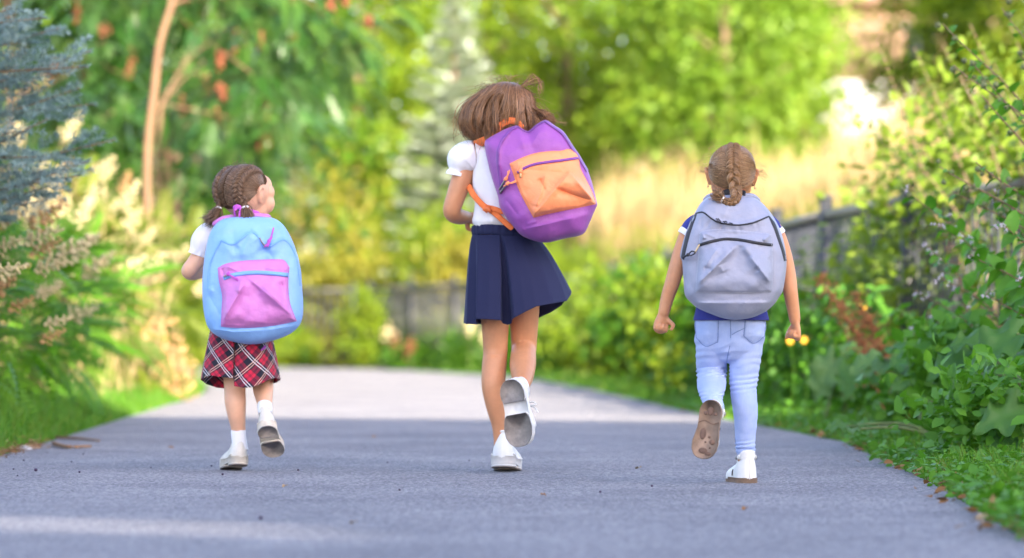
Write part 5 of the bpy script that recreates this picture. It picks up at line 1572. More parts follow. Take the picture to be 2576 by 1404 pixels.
# blouse
garment(pm, 'blouse', DM, [(360, 1243, 1303, 0, .036), (366, 1222, 1326, 0, .046), (374, 1203, 1345, 0, .056), (388, 1192, 1355, 0, .064), (420, 1187, 1356, 0, .071), (460, 1188, 1352, -.002, .073), (505, 1193, 1346, -.003, .072), (540, 1187, 1343, -.003, .074), (556, 1184, 1340, -.002, .076), (566, 1189, 1336, 0, .070), (576, 1198, 1328, 0, .062)], m_white, .0085, 26, 3, 170, False, (1.2, 1, .42))
q = catmull(np.array([(1222, 392, .0, .040), (1203, 392, .0, .047), (1184, 395, -.002, .0535), (1166, 405, -.004, .054), (1157, 420, -.007, .045), (1152.5, 431, -.009, .031), (1150.5, 436, -.009, .0315), (1149, 440, -.010, .0345), (1148.5, 442, -.010, .0355)]), 6)
sl_mod = lambda u, th: 1 + (.05 * np.sin(th * 19 + 3 * np.sin(th)) * sstep(.88, 1.0, u) + .05 * np.sin(th * 13) * np.exp(-((u - .76) / .09) ** 2) + .03 * np.sin(th * 9 + 1) * sstep(.75, .1, u) * .6)
V, F = tube([PM(a, b, c) for a, b, c, d in q], q[:, 3], 90, 1, cap=False, mod=sl_mod)
mk('sleeve', V, F, m_white, pm)
q = np.array([(1342, 392, .0, .046), (1360, 398, 0, .052), (1375, 415, .01, .048), (1385, 432, .015, .033), (1387, 438, .015, .036)])
V, F = tube([PM(a, b, c) for a, b, c, d in q], q[:, 3], 60, 6, cap=False, mod=sl_mod); mk('sleeve', V, F, m_white, pm)
# navy skirt
m_navy = N('navy_wool_twill')
tcn = m_navy.node('ShaderNodeTexCoord'); wv = m_navy.node('ShaderNodeTexWave'); wv.inputs['Scale'].default_value = 260; wv.bands_direction = 'DIAGONAL'
m_navy.link(tcn.outputs['Object'], wv.inputs['Vector'])
m_navy.link(m_navy.mix(m_navy.noise(900, 2), (.003, .005, .030), (.009, .014, .072)), m_navy.b.inputs['Base Color'])
m_navy.b.inputs['Roughness'].default_value = .85; m_navy.b.inputs['Sheen Weight'].default_value = .08; m_navy.b.inputs['Sheen Tint'].default_value = (.3, .4, .9, 1)
m_navy.bump(m_navy.math('ADD', wv.outputs['Fac'], m_navy.noise(500, 2)), .35, .0006)
m_navy = m_navy.m
hemM = [(1165, 812, .035), (1171, 815, -.02), (1200, 816, -.05), (1196, 808, -.088), (1197, 802, -.108), (1230, 803, -.122), (1258, 805, -.126), (1261, 806, -.122), (1264, 813, -.062), (1277, 817, -.056), (1287, 813, -.06), (1289, 803, -.105), (1293, 799, -.13), (1320, 785, -.14), (1349, 771, -.138), (1390, 763, -.12), (1425, 757, -.075), (1436, 742, -.03), (1437, 734, .005),
        (1412, 768, .06), (1386, 785, .075), (1350, 802, .11), (1300, 812, .13), (1250, 815, .13), (1205, 815, .10), (1176, 813, .07)]
waM = [(1190, 1), (1190, -1), (1195, -1), (1199, -1), (1200, -1), (1228, -1), (1254, -1), (1257, -1), (1257.6, -1), (1258.5, -1), (1259, -1), (1260, -1), (1263, -1), (1285, -1), (1302, -1), (1318, -1), (1329, -1), (1334, -1), (1335, 1), (1331, 1), (1322, 1), (1305, 1), (1280, 1), (1250, 1), (1218, 1), (1199, 1)]
pleated(pm, 'skirt', DM, waM, hemM, 1262, 73.5, 590, .078, m_navy, 46, 8, .62, seed=5)
th = np.linspace(0, 2 * np.pi, 140, endpoint=False)
wb = []
for i, (py, g) in enumerate([(593, 1.0), (591, 1.04), (583, 1.045), (575, 1.045), (570, 1.035), (568, 1.0), (570, .95)]):
    c = PM(1262, py - .0)
    rip = 1 + .018 * np.sin(th * 26 + 2 * np.sin(th * 3)) * (.3 + .7 * (i in (2, 3, 4)))
    wb.append(np.stack([c[0] + .091 * g * np.cos(th) * rip, c[1] + .0765 * g * np.sin(th) * rip, np.full(140, c[2]) + .003 * np.sin(th * 2)], 1))
mk('waistband', np.array(wb).reshape(-1, 3), grid_faces(7, 140, True), m_navy, pm)
# shoes
LM = .212
shoe(pm, PM(1287, 953, -.280), (.19, .02, -.98), (.30, .95, .06), LM, 'sneaker', 1)
hM = PM(1262, 1149, .0); hM[1] = DM - .035; hM[2] = .044
shoe(pm, hM, (.14, .97, -.135), (0, .14, 1), LM, 'sneaker', 1, False)

# loose bob
def bob(par, c, R, k, mat, n, seed, wild=0, name='hair'):
    """loose hair flying out to the viewer's left, parted on top"""
    r_ = np.random.default_rng(seed)
    H = HeadMap(c, R, k)
    Ls = []
    while len(Ls) < n:
        phi = r_.uniform(0, 2 * np.pi)
        out = np.array([math.cos(phi), math.sin(phi), 0])
        if out[1] > .55: continue                              # face stays free
        root = np.array([.10 + .035 * np.sign(out[0]) * r_.random(), r_.uniform(-.75, .35), 1.0])
        lft, rgt = max(0, -out[0]), max(0, out[0])
        deep = r_.random()                                     # 1 = outer layer
        Re = .086 + .020 * deep + lft * (.055 * deep + .012 * r_.normal()) + rgt * (.055 * deep) + .006 * r_.normal()
        ze = -.100 + .045 * lft * deep + .055 * rgt * deep + .020 * r_.normal()
        d3 = nrm(out + [0, 0, .12])
        p1 = H.p(slerp(root[None], d3[None], .30), 1.04 + .05 * deep)[0]
        p2 = H.p(slerp(root[None], d3[None], .68), 1.06 + (.16 + .10 * lft) * deep)[0]
        p3 = H.p(d3[None], 1.05)[0]; p3 = c + (p3 - c) * (1, 1, 0) * (1.0 + .22 * deep) + [0, 0, .004] if lft < .2 else c + out * (Re * .86) + [0, 0, .022 * deep]
        jit = r_.normal(size=3) * .006
        p4 = c + out * Re + [0, 0, ze * .62] + jit
        cu = r_.uniform(.0, .04) * (1 - .3 * lft)
        p5 = c + out * (Re - cu) + [0, 0, ze] + jit * 1.6
        p0 = H.p(root[None], 1.02)[0]
        if wild: p2 = p2 + r_.normal(size=3) * .006; p3 = p3 + r_.normal(size=3) * .010; p4 = p4 + r_.normal(size=3) * .018 + out * .008; p5 = p5 + r_.normal(size=3) * .026 + out * .010
        Ls.append(catmull(np.array([p0, p1, p2, p3, p4, p5]), 4))
    L = np.array(Ls); K = L.shape[1]
    if wild:
        V, F, A = strands(L, r_.uniform(.0004, .0007, len(L)), r_.random(len(L)), .25)
        return mk(name, V, F, mat, par, A)
    nl = 84
    key = L[:, 14] - c
    cl = r_.choice(len(L), nl, replace=False)
    who = np.argmin(((key[:, None] - key[cl][None]) ** 2).sum(-1), 1)
    w = np.linspace(0, 1, K)[None, :, None] ** 1.4 * .9
    tipn = r_.normal(size=(nl, 3)) * (.010, .010, .016)
    L = L * (1 - w) + (L[cl][who] + (L - L[cl][who]) * .2) * w + tipn[who][:, None] * (np.linspace(0, 1, K)[None, :, None] ** 3)
    V, F, A = strands(L, r_.uniform(.0007, .0013, len(L)), (r_.random(len(L)) * .5 + r_.random(nl)[who] * .5), .25)
    return mk('hair', V, F, mat, par, A)
Hm = HeadMap(cM, Rm, 1.04)
hairM = bob(pm, cM, Rm, 1.04, h_M, 5200, 4)
bob(pm, cM, Rm, 1.04, h_M, 420, 9, 1, 'stray_hair')
scalp(pm, Hm, h_base[0], lambda p: np.where(p < 75, 74, np.where(p < 195, 97, 97 - (p - 195) * 1.0)), 1.05, 'hair_base', 228)
fly = []
for i in range(26):
    k_ = i % 4
    r0 = PM(1311 + rng.normal() * 6, 220 + rng.normal() * 3, -.02 + rng.normal() * .02)
    w_ = [(1340, 188), (1352, 196), (1335, 196), (1358, 205)][k_]; e_ = [(1364, 232), (1361, 240), (1345, 222), (1366, 225)][k_]
    fly.append(catmull(np.array([r0, PM(w_[0] + rng.normal() * 2.5, w_[1] + rng.normal() * 2.5), PM(e_[0] - 4 + rng.normal() * 3, e_[1] - 18 + rng.normal() * 3), PM(e_[0] + rng.normal() * 3, e_[1] + rng.normal() * 4)]), 5))
for i in range(90):
    a = rng.uniform(3.0, 6.6); b_ = rng.uniform(.9, 1.25)
    p0 = cM + np.array([math.cos(a) * .075, rng.normal() * .03, -math.sin(a) * .075 + .01]); o_ = nrm(p0 - cM)
    fly.append(catmull(np.array([p0, p0 + o_ * .02 + rng.normal(size=3) * .01, p0 + o_ * .035 * b_ + [rng.normal() * .02, 0, -.012], p0 + o_ * .04 * b_ + [rng.normal() * .03, 0, -.035]]), 5))
V, F, A = strands(np.array(fly), np.r_[rng.uniform(.0005, .0008, 26), rng.uniform(.0003, .0005, 90)], None, .25)
mk('flyaway_hair', V, F, h_M, pm, A)

# ------------------------------------------------------------------ purple backpack
n_purple = nylon('purple_nylon', (.30, .075, .37)); n_purpd = nylon('purple_zip_tape', (.19, .045, .29))
n_orange = nylon('apricot_nylon', (.93, .30, .12)); n_orw = plain('orange_webbing', (.80, .19, .045), .8, .1, 60, .5, 900, .0008)
bpm = thing('backpack', 'purple backpack with crumpled apricot front pocket hanging askew on the tall girl', 'backpack', PM(1385, 590, -.1), 'school backpacks')
outM = Z(z3, (446, 600), (470, 570), (530, 535), (585, 505), (640, 483), (690, 471), (735, 500), (775, 512), (835, 462), (905, 431), (965, 468), (1040, 520), (1110, 625), (1165, 705), (1222, 815), (1262, 940), (1285, 1040), (1291, 1065), (1262, 1130), (1232, 1200), (1182, 1286), (1050, 1318), (906, 1349), (800, 1330), (720, 1293), (670, 1240), (610, 1165), (562, 1085), (545, 1000), (505, 880), (478, 780), (455, 680))
crM = CR(z3, (690, 478, 560, 600, 16, 40, .010), (560, 600, 552, 800, 14, 36, .009), (552, 800, 562, 980, 14, 40, .008), (905, 440, 1040, 540, 30, 12, .008), (1040, 540, 1120, 680, 30, 12, .008), (700, 480, 800, 540, 60, 30, -.010),
        (700, 480, 740, 640, 40, 60, .007), (900, 440, 800, 620, 70, 30, .007), (745, 1248, 1260, 1125, 14, 40, .009), (745, 1248, 700, 1285, 12, 30, .008), (480, 640, 540, 900, 40, 20, -.004), (760, 1210, 840, 1190, 20, 20, .005), (600, 1020, 700, 1150, 40, 30, -.006))
pkM = Pack(outM, z3(890, 930), DM - .085, .135, 3.6, crM, .74, 11)
pkM.shell(bpm, n_purple)
topM = Z(z3, (633, 757), (720, 715), (820, 680), (930, 664), (1020, 660), (1075, 647), (1120, 664), (1152, 700))
rightM = Z(z3, (1152, 700), (1165, 790), (1205, 870), (1245, 950), (1276, 1030), (1278, 1062))
botM = Z(z3, (812, 1163), (900, 1140), (1000, 1118), (1130, 1092), (1278, 1062))
leftM = Z(z3, (633, 757), (665, 850), (705, 960), (755, 1060), (812, 1163))
pcM = CR(z3, (1075, 835, 815, 1145, 110, 30, .020), (1085, 830, 1275, 1050, 24, 80, .018), (985, 945, 1250, 1035, 16, 60, -.016), (1130, 880, 1265, 1035, 20, 40, .015), (905, 835, 875, 960, 24, 40, .010), (880, 955, 830, 1085, 14, 30, .010),
         (830, 1085, 805, 1160, 14, 26, .009), (700, 740, 690, 830, 30, 20, .008), (760, 800, 1080, 830, 40, 30, -.006), (860, 870, 900, 960, 14, 20, -.008), (1120, 660, 1150, 720, 20, 14, .008), (1060, 655, 1000, 690, 20, 20, -.005))
pkM.patch(bpm, topM, rightM, botM, leftM, n_orange, 'front_pocket', 84, .006, .020, pcM)
pzM = Z(z3, (692, 826), (740, 793), (820, 762), (930, 744), (1040, 730), (1153, 714))
pkM.on_pocket(bpm, pzM, 6.5, n_purpd, 'pocket_zip', .003)
for ed in (topM, rightM, botM, leftM):
    c_ = z3(960, 900); pkM.stitches(bpm, [tuple(np.array(p_) + (np.array(c_) - p_) * .015) for p_ in ed], n_orw, .010, 'stitching', 4)
zlM = Z(z3, (690, 478), (640, 505), (580, 580), (548, 660), (545, 740), (556, 830), (565, 900), (560, 985))
pkM.ribbon(bpm, zlM, 8, n_purpd, .003, .003, 'main_zip')
pkM.ribbon(bpm, Z(z3, (905, 440), (965, 480), (1040, 540), (1105, 640), (1160, 720), (1218, 815)), 7, n_purpd, .003, .004, 'main_zip')
pkM.ribbon(bpm, Z(z3, (690, 474), (735, 504), (780, 518), (838, 470), (905, 435)), 5, n_purpd, .001, .004, 'zip_flap')
def zip_pull(par, pk, base, knot, tails, mat, off, r=.0022, metal=m_steel):
    pk.cord(par, [base, tuple((np.array(base) + knot) / 2), knot], .0032, metal, off + .003, 'zip_slider', 4)
    o = MB().add(ball(pk.pt(knot, off + .006)[0], (.0062, .0055, .0062), nu=12, nv=8)).add(ball(pk.pt(tuple(np.array(knot) + (2, -3)), off + .007)[0], (.0045, .004, .005), nu=10, nv=7))
    o.build('cord_knot', mat, par)
    for t_ in tails: pk.cord(par, [knot, tuple((np.array(knot) + t_) / 2 + np.array((1.2, .8))), t_], r, mat, off + .008, 'pull_cord')
zip_pull(bpm, pkM, z3(557, 950), z3(605, 872), Z(z3, (622, 815), (632, 810), (590, 880)), n_orange, .006)
zip_pull(bpm, pkM, z3(563, 975), z3(615, 908), Z(z3, (678, 885), (680, 895), (590, 925)), n_orange, .006)
zip_pull(bpm, pkM, z3(716, 860), z3(715, 815), Z(z3, (712, 768), (724, 768), (704, 775)), n_orange, .022, metal=m_metal)
# webbing: lower strap with buckle, shoulder strap, carry loop
s1 = [PM(*z3(325, 925), -.03), PM(*z3(370, 1000), -.075), PM(*z3(440, 1075), -.088), PM(*z3(480, 1100), -.09)]
strap_band(bpm, s1, .019, n_orw, 'lower_strap', .0016)
s2 = [PM(*z3(480, 1098), -.092), PM(*z3(530, 1135), -.094), PM(*z3(590, 1190), -.098), PM(*z3(650, 1240), -.10)]
strap_band(bpm, s2, .018, n_orw, 'lower_strap', .0016)
strap_band(bpm, [PM(*z3(470, 1085), -.095), PM(*z3(530, 1100), -.098), PM(*z3(580, 1120), -.098)], .016, n_orw, 'strap_tail', .0014)
bk = PM(*z3(462, 1095), -.094); MB().add(box(bk, (.0115, .004, .009), rolly(-55))).add(box(bk + [.008, -.001, -.004], (.006, .0055, .010), rolly(-40))).build('buckle', plain('orange_plastic_buckle', (.75, .17, .04), .35, .08), bpm)
strap_band(bpm, [PM(*z3(540, 545), -.08), PM(*z3(470, 580), -.07), PM(*z3(415, 600), -.045), PM(*z3(380, 625), .0), PM(*z3(350, 760), .075), PM(*z3(345, 880), .05), PM(*z3(325, 925), -.02)], .032, n_orw, 'shoulder_strap', .006)
strap_band(bpm, [PM(*z3(550, 530), -.085), PM(*z3(560, 475), -.095), PM(*z3(620, 440), -.098), PM(*z3(680, 442), -.10), PM(*z3(720, 485), -.10)], .022, n_orw, 'carry_loop', .004)

# ================================================================== SMALLEST GIRL AT THE LEFT
DL = 10.95
PL = lambda x, y, d=0.: P(x, y, DL + d)
pl_ = thing('person', 'smallest girl in red plaid skirt with two braids, her head turned right', 'person', (*PL(610, 855)[:2], 0), 'children running along the path')
mb = MB(); RL = yaw(40) @ pitchx(2); cL = PL(616, 484, .0)
body_head(mb, cL, RL, 1.02)
chain(mb, DL, [(606, 590, .0, .032), (608, 550, .0, .031), (612, 515, .005, .034)])
mb.add(tube([PL(605, 900), PL(604, 830), PL(604, 740), PL(605, 660), PL(606, 600), PL(607, 575)], [(.066, .055), (.074, .062), (.066, .06), (.068, .056), (.074, .052), (.05, .035)], 24, 5))
chain(mb, DL, [(545, 590, 0, .026), (520, 603, 0, .029), (504, 640, -.008, .0275), (488, 665, -.014, .0265), (475, 682, -.012, .0245), (485, 687, .02, .0235), (510, 682, .07, .021), (530, 672, .105, .0165)])
hand(mb, PL(532, 671, .11), (.4, .5, .35), (.5, -.4, -.2), 1, .8, (60, 70, 50))
chain(mb, DL, [(665, 590, 0, .026), (690, 605, 0, .029), (705, 650, .02, .027), (710, 690, .03, .0245), (690, 690, .08, .021), (665, 670, .12, .0165)])
hand(mb, PL(663, 668, .125), (-.4, .5, .4), (-.5, -.4, -.2), -1, .8, (60, 70, 50))
chain(mb, DL, [(588, 850, 0, .052), (589, 920, .005, .040), (590, 955, .008, .0355), (591, 985, .002, .0345), (592, 1010, -.010, .0345), (595, 1042, -.010, .0300), (599, 1075, .0, .0240), (602, 1102, .004, .0222), (604, 1128, .004, .024)])
chain(mb, DL, [(640, 850, 0, .052), (656, 915, .04, .041), (660, 945, .055, .036), (661, 960, .04, .0345), (662, 982, -.005, .0325), (665, 1006, -.045, .0265), (666.5, 1026, -.078, .0215), (667.5, 1038, -.090, .020)])
V, F, _ = remesh(mb, .0028, 5)
bodyL = mk('body', V, F, m_skinL, pl_)
face_bits(pl_, cL, RL, 1.02)
garment(pl_, 'shirt', DL, [(560, 582, 630, 0, .034), (572, 560, 652, 0, .044), (590, 545, 667, 0, .056), (640, 540, 672, 0, .066), (720, 542, 668, 0, .068), (810, 540, 668, 0, .07)], plain('pale_grey_white_cotton', (.74, .72, .74), .85, .05, 30, .25, 900, .0005), .004, 22, 9, 90)
q = catmull(np.array([(545, 588, .0, .036), (528, 592, -.002, .042), (512, 608, -.005, .041), (503, 628, -.008, .034), (498.5, 638, -.010, .0305), (497, 642, -.010, .0315)]), 6)
V, F = tube([PL(a, b, c) for a, b, c, d in q], q[:, 3], 80, 1, cap=False, mod=lambda u, t_: 1 + .05 * np.sin(t_ * 10 + 2 * np.sin(t_)) * np.exp(-((u - .85) / .12) ** 2) + .03 * np.sin(t_ * 7 + u * 3) * (u < .8))
mk('sleeve', V, F, bpy.data.materials['pale_grey_white_cotton'], pl_)
# plaid
k = N('red_tartan')
uvn = k.node('ShaderNodeUVMap'); mp = k.node('ShaderNodeMapping'); mp.inputs['Rotation'].default_value = (0, 0, math.radians(40)); k.link(uvn.outputs[0], mp.inputs[0])
sx = k.node('ShaderNodeSeparateXYZ'); k.link(mp.outputs[0], sx.inputs[0])
PER = .060
def axis(o): return k.math('FRACT', k.math('MULTIPLY', o, 1 / PER))
fu, fv = axis(k.math('ADD', sx.outputs[0], 10)), axis(k.math('ADD', sx.outputs[1], 10))
B0, W1 = (0, 0, 0), (1, 1, 1)
def bands(f): return k.ramp(f, [(0, (.05, 0, 0)), (.30, W1), (.47, (.25, 0, 0)), (.50, W1), (.53, (.25, 0, 0)), (.555, W1), (.72, (.05, 0, 0))], 'CONSTANT')
def lines(f, a, b): return k.ramp(f, [(0, B0), (a - .028, W1), (a + .008, B0), (b - .008, W1), (b + .028, B0)], 'CONSTANT')
bu, bv = bands(fu), bands(fv)
g = k.math('MULTIPLY', k.math('ADD', bu, bv), .5)
base = k.ramp(g, [(0, (.006, .007, .02)), (.28, (.03, .006, .02)), (.5, (.16, .008, .03)), (.9, (.52, .010, .045))])
tw = k.node('ShaderNodeTexWave'); tw.inputs['Scale'].default_value = 190; tw.bands_direction = 'X'; k.link(uvn.outputs[0], tw.inputs[0])
ta = k.math('ADD', k.math('MULTIPLY', tw.outputs['Fac'], .5), .6, True)
base = k.mix(k.math('MULTIPLY', lines(fu, .09, .19), ta), base, (.70, .68, .74))
base = k.mix(k.math('MULTIPLY', lines(fv, .09, .19), ta), base, (.72, .45, .36))
k.link(base, k.b.inputs['Base Color']); k.b.inputs['Roughness'].default_value = .9; k.b.inputs['Sheen Weight'].default_value = .1
k.bump(k.math('ADD', tw.outputs['Fac'], k.noise(700, 2)), .3, .0006)
m_plaid = k.m
hemL = [(506, 955, .03), (508, 952, -.03), (528, 944, -.075), (548, 947, -.095), (563, 949, -.10), (586, 951, -.105), (588, 957, -.08), (589, 971, -.098), (612, 975, -.128), (637, 973, -.135), (660, 964, -.125), (678, 954, -.095), (692, 950, -.06), (706, 955, -.01),
        (697, 962, .05), (665, 970, .09), (620, 975, .11), (578, 978, .11), (545, 975, .10), (520, 966, .07)]
waL = [(549, 1), (549.5, -1), (553, -1), (562, -1), (575, -1), (592, -1), (594, -1), (596, -1), (612, -1), (630, -1), (645, -1), (653, -1), (658, -1), (661, 1), (656, 1), (643, 1), (620, 1), (595, 1), (573, 1), (556, 1)]
pleated(pl_, 'skirt', DL, waL, hemL, 605, 56.5, 790, .068, m_plaid, 40, 8, .55, uvs=True, seed=15)
garment(pl_, 'sock', DL, [(1082, 581.5, 618.5, .003, .0238), (1092, 581.5, 618.5, .003, .0238), (1110, 583, 621, .004, .0242), (1130, 584, 625, .004, .026)], m_whsock, .0012, 40, 2, 60, False)
so_ = [PL(665.5, 1017, -.062), PL(666.5, 1028, -.080), PL(668, 1042, -.094)]
mk('sock', *tube(so_, [.0233, .0235, .022], 40, 5, cap=False), m_whsock, pl_)
hL = PL(609, 1150, 0); hL[1] = DL - .03; hL[2] = .042
shoe(pl_, hL, (-.36, .915, -.17), (0, .17, 1), .168, 'worn', -1, False)
shoe(pl_, PL(668, 1060, -.152), (.10, .77, -.63), (-.12, .63, .77), .168, 'worn', -1)
# hair: parting, combed strands, two plaits
HL = HeadMap(cL, RL, 1.02)
scalp(pl_, HL, h_base[1], lambda p: np.where(p < 60, 66 + (p - 38) * .4, np.where(p < 100, 75 + (p - 60) * .12, np.where(p < 190, 80 + (p - 100) * .05, 84 - (p - 190) * .9))), 1.03, 'hair', 224)
pulls = MB()
def add_p(VFA): pulls.add((VFA[0], VFA[1]), VFA[2])
for sg in (-1, 1):
    n = 620
    t = rng.random(n)
    A = HL.d(45 + t * 165, sg * (1.2 + rng.random(n) * .8)); B = HL.d(60 + t * 152 + 8, sg * (36 - 8 * sstep(.6, 1, t)))
    add_p(pulled(HL, A, B, 1.03, 1.055, jit=.018, lift=.012))
    t = rng.random(n)
    A = HL.d(42 + t * 168, sg * (66 + 17 * sstep(0, .4, t) - 8 * t + rng.random(n) * 3)); B = HL.d(62 + t * 150 + 8, sg * (40 - 8 * sstep(.6, 1, t)))
    add_p(pulled(HL, A, B, 1.0, 1.055, jit=.012, lift=.012))
pulls.build('combed_hair', h_L, pl_)
for sg, tail, tie_d in ((1, [(611, 500, -.095), (616, 519, -.10)], (.25, 0, -1)), (-1, [(553, 505, -.04), (550, 520, -.045)], (-.4, 0, -1))):
    bt = np.linspace(0, 1, 9)
    on = HL.p(HL.d(62 + bt * 150, sg * (38 - 8 * bt)), 1.03 + .07 * np.minimum(1, bt * 3)[:, None])
    tl = [PL(*q_) for q_ in tail]
    pts = np.vstack([on, tl])
    outv = nrm(pts - cL); n_ = len(pts)
    turns = 13
    nn_ = catmull(outv, max(2, (turns * 14) // (n_ - 1)))
    braid_path(pl_, pts, .034, turns, h_L, .55, 24, 'braid', 3 + sg, nn_)
    dv = np.array([tl[-1] - tl[-2]])[0]
    band(pl_, tl[-1] + nrm(dv) * .004, dv, .0085, m_white)
    if sg == 1: tuft(pl_, tl[-1] + nrm(dv) * .006, (.16, -.15, -1), .056, .009, h_L, 190, 'braid_end', .45, 8)
    else: tuft(pl_, tl[-1] + nrm(dv) * .006, (-.62, -.05, -1), .070, .009, h_L, 190, 'braid_end', .7, 9)
wisp = []
for i in range(150):
    psi = rng.uniform(60, 225); lam = rng.uniform(-55, 50)
    p0 = HL.p(HL.d(np.array([psi]), np.array([lam])), 1.03)[0]; o_ = nrm(p0 - cL)
    wisp.append(catmull(np.array([p0, p0 + o_ * .006 + rng.normal(size=3) * .006, p0 + o_ * .013 + rng.normal(size=3) * .010 - [0, 0, .004], p0 + o_ * .016 + rng.normal(size=3) * .014 - [0, 0, .012]]), 4))
V, F, A = strands(np.array(wisp), np.full(150, .00032), None, .3); mk('flyaway_hair', V, F, h_L, pl_, A)

# ------------------------------------------------------------------ light blue backpack
n_blue = nylon('sky_blue_nylon', (.215, .43, .84)); n_blued = nylon('blue_zip_tape', (.16, .36, .80))
n_pink = nylon('orchid_pink_nylon', (.55, .185, .52)); n_pinkw = plain('orchid_webbing', (.47, .09, .50), .8, .1, 60, .6, 900, .0008)
bpl = thing('backpack', 'light blue backpack with pink front pocket on the smallest girl', 'backpack', PL(632, 860, -.1), 'school backpacks')
outL = Z(z1, (345, 482), (410, 470), (500, 468), (600, 468), (680, 476), (740, 508), (785, 562), (832, 655), (860, 745), (884, 850), (892, 960), (899, 1060), (899, 1150), (890, 1195), (868, 1238), (810, 1290), (700, 1335), (545, 1366), (400, 1345), (300, 1308), (232, 1245), (203, 1140), (192, 1020), (191, 930), (198, 830), (212, 720), (236, 610), (270, 540), (310, 500))
crL = CR(z1, (320, 627, 415, 655, 20, 60, .010), (415, 655, 530, 570, 16, 55, .012), (530, 570, 592, 602, 12, 50, .012), (592, 602, 640, 680, 12, 50, .011), (640, 685, 765, 622, 14, 60, .011), (765, 622, 845, 712, 40, 14, .010), (845, 712, 886, 955, 40, 14, .008),
        (320, 627, 240, 800, 14, 40, .009), (240, 800, 228, 965, 14, 30, .007), (415, 655, 400, 560, 40, 30, -.006), (530, 575, 470, 760, 60, 60, .008), (640, 700, 690, 770, 40, 40, -.007), (255, 1255, 410, 1276, 12, 40, .010), (410, 1276, 640, 1262, 12, 40, .010), (640, 1262, 880, 1225, 12, 40, .010),
        (330, 640, 420, 760, 50, 60, .006), (200, 965, 270, 990, 12, 30, .006), (880, 1000, 860, 1230, 30, 20, -.005), (225, 1000, 330, 1180, 40, 40, -.007), (700, 640, 640, 760, 50, 40, .006))
pkL = Pack(outL, z1(560, 950), DL - .08, .125, 4.0, crL, .72, 21)
pkL.shell(bpl, n_blue)
topL = Z(z1, (300, 828), (360, 798), (470, 778), (600, 770), (700, 767), (765, 773), (804, 822))
rightL = Z(z1, (804, 822), (797, 900), (798, 1010), (812, 1090), (835, 1150), (855, 1202))
botL = Z(z1, (322, 1240), (400, 1248), (540, 1248), (700, 1232), (855, 1202))
leftL = Z(z1, (300, 828), (308, 920), (330, 1020), (326, 1130), (322, 1240))
pcL = CR(z1, (490, 930, 345, 1190, 30, 110, .020), (520, 905, 850, 1185, 110, 30, .018), (345, 1170, 325, 1235, 14, 20, .010), (620, 960, 760, 1090, 60, 20, .008), (745, 930, 775, 1080, 16, 30, -.008), (360, 815, 440, 850, 16, 16, .008), (640, 830, 800, 840, 18, 20, .006), (330, 835, 345, 890, 14, 14, -.008), (440, 1000, 470, 900, 20, 40, .008), (560, 930, 600, 1000, 24, 24, -.005), (500, 1200, 640, 1210, 40, 30, .005))
pkL.patch(bpl, topL, rightL, botL, leftL, n_pink, 'front_pocket', 84, .006, .020, pcL)
pkL.on_pocket(bpl, Z(z1, (340, 902), (400, 880), (500, 864), (600, 861), (700, 868), (798, 878)), 10.5, n_blued, 'pocket_zip', .003)
for ed in (topL, rightL, botL, leftL):
    c_ = z1(570, 1010); pkL.stitches(bpl, [tuple(np.array(p_) + (np.array(c_) - p_) * .015) for p_ in ed], n_pinkw, .010, 'stitching', 4)
pkL.ribbon(bpl, Z(z1, (322, 632), (410, 660), (528, 578), (588, 610), (636, 688), (765, 630), (840, 712), (868, 820), (884, 955)), 6.5, n_blued, -.001, .003, 'main_zip')
pkL.ribbon(bpl, Z(z1, (318, 640), (275, 720), (243, 810), (232, 890), (230, 975)), 6, n_blued, .001, .003, 'main_zip')
pkL.ribbon(bpl, Z(z1, (594, 615), (612, 650), (632, 676)), 4, m_steel, .003, .003, 'zip_teeth')
zip_pull(bpl, pkL, z1(632, 672), z1(660, 640), Z(z1, (692, 548), (680, 610), (628, 680), (650, 678)), n_pinkw, .008, .0026)
zip_pull(bpl, pkL, z1(345, 888), z1(372, 872), Z(z1, (440, 915), (440, 905)), n_pinkw, .022, .0024)
strap_band(bpl, [PL(*z1(425, 475), -.095), PL(*z1(418, 420), -.105), PL(*z1(432, 402), -.107), PL(*z1(455, 412), -.11), PL(*z1(455, 472), -.115)], .017, n_pinkw, 'carry_loop', .003)
strap_band(bpl, [PL(*z1(470, 436), -.075), PL(*z1(500, 434), -.075), PL(*z1(540, 440), -.075), PL(*z1(580, 452), -.07)], .020, n_pinkw, 'collar_pad', .005)
strap_band(bpl, [PL(*z1(275, 520), -.075), PL(*z1(330, 485), -.082), PL(*z1(400, 470), -.085)], .016, n_pink, 'shoulder_strap', .006)
strap_band(bpl, [PL(*z1(560, 460), -.085), PL(*z1(610, 463), -.082), PL(*z1(655, 470), -.075), PL(*z1(665, 480), -.04)], .016, n_pink, 'shoulder_strap', .006)
strap_band(bpl, [PL(*z1(600, 1360), -.06), PL(*z1(622, 1385), -.075), PL(*z1(600, 1402), -.085)], .016, n_pinkw, 'strap_end', .003)

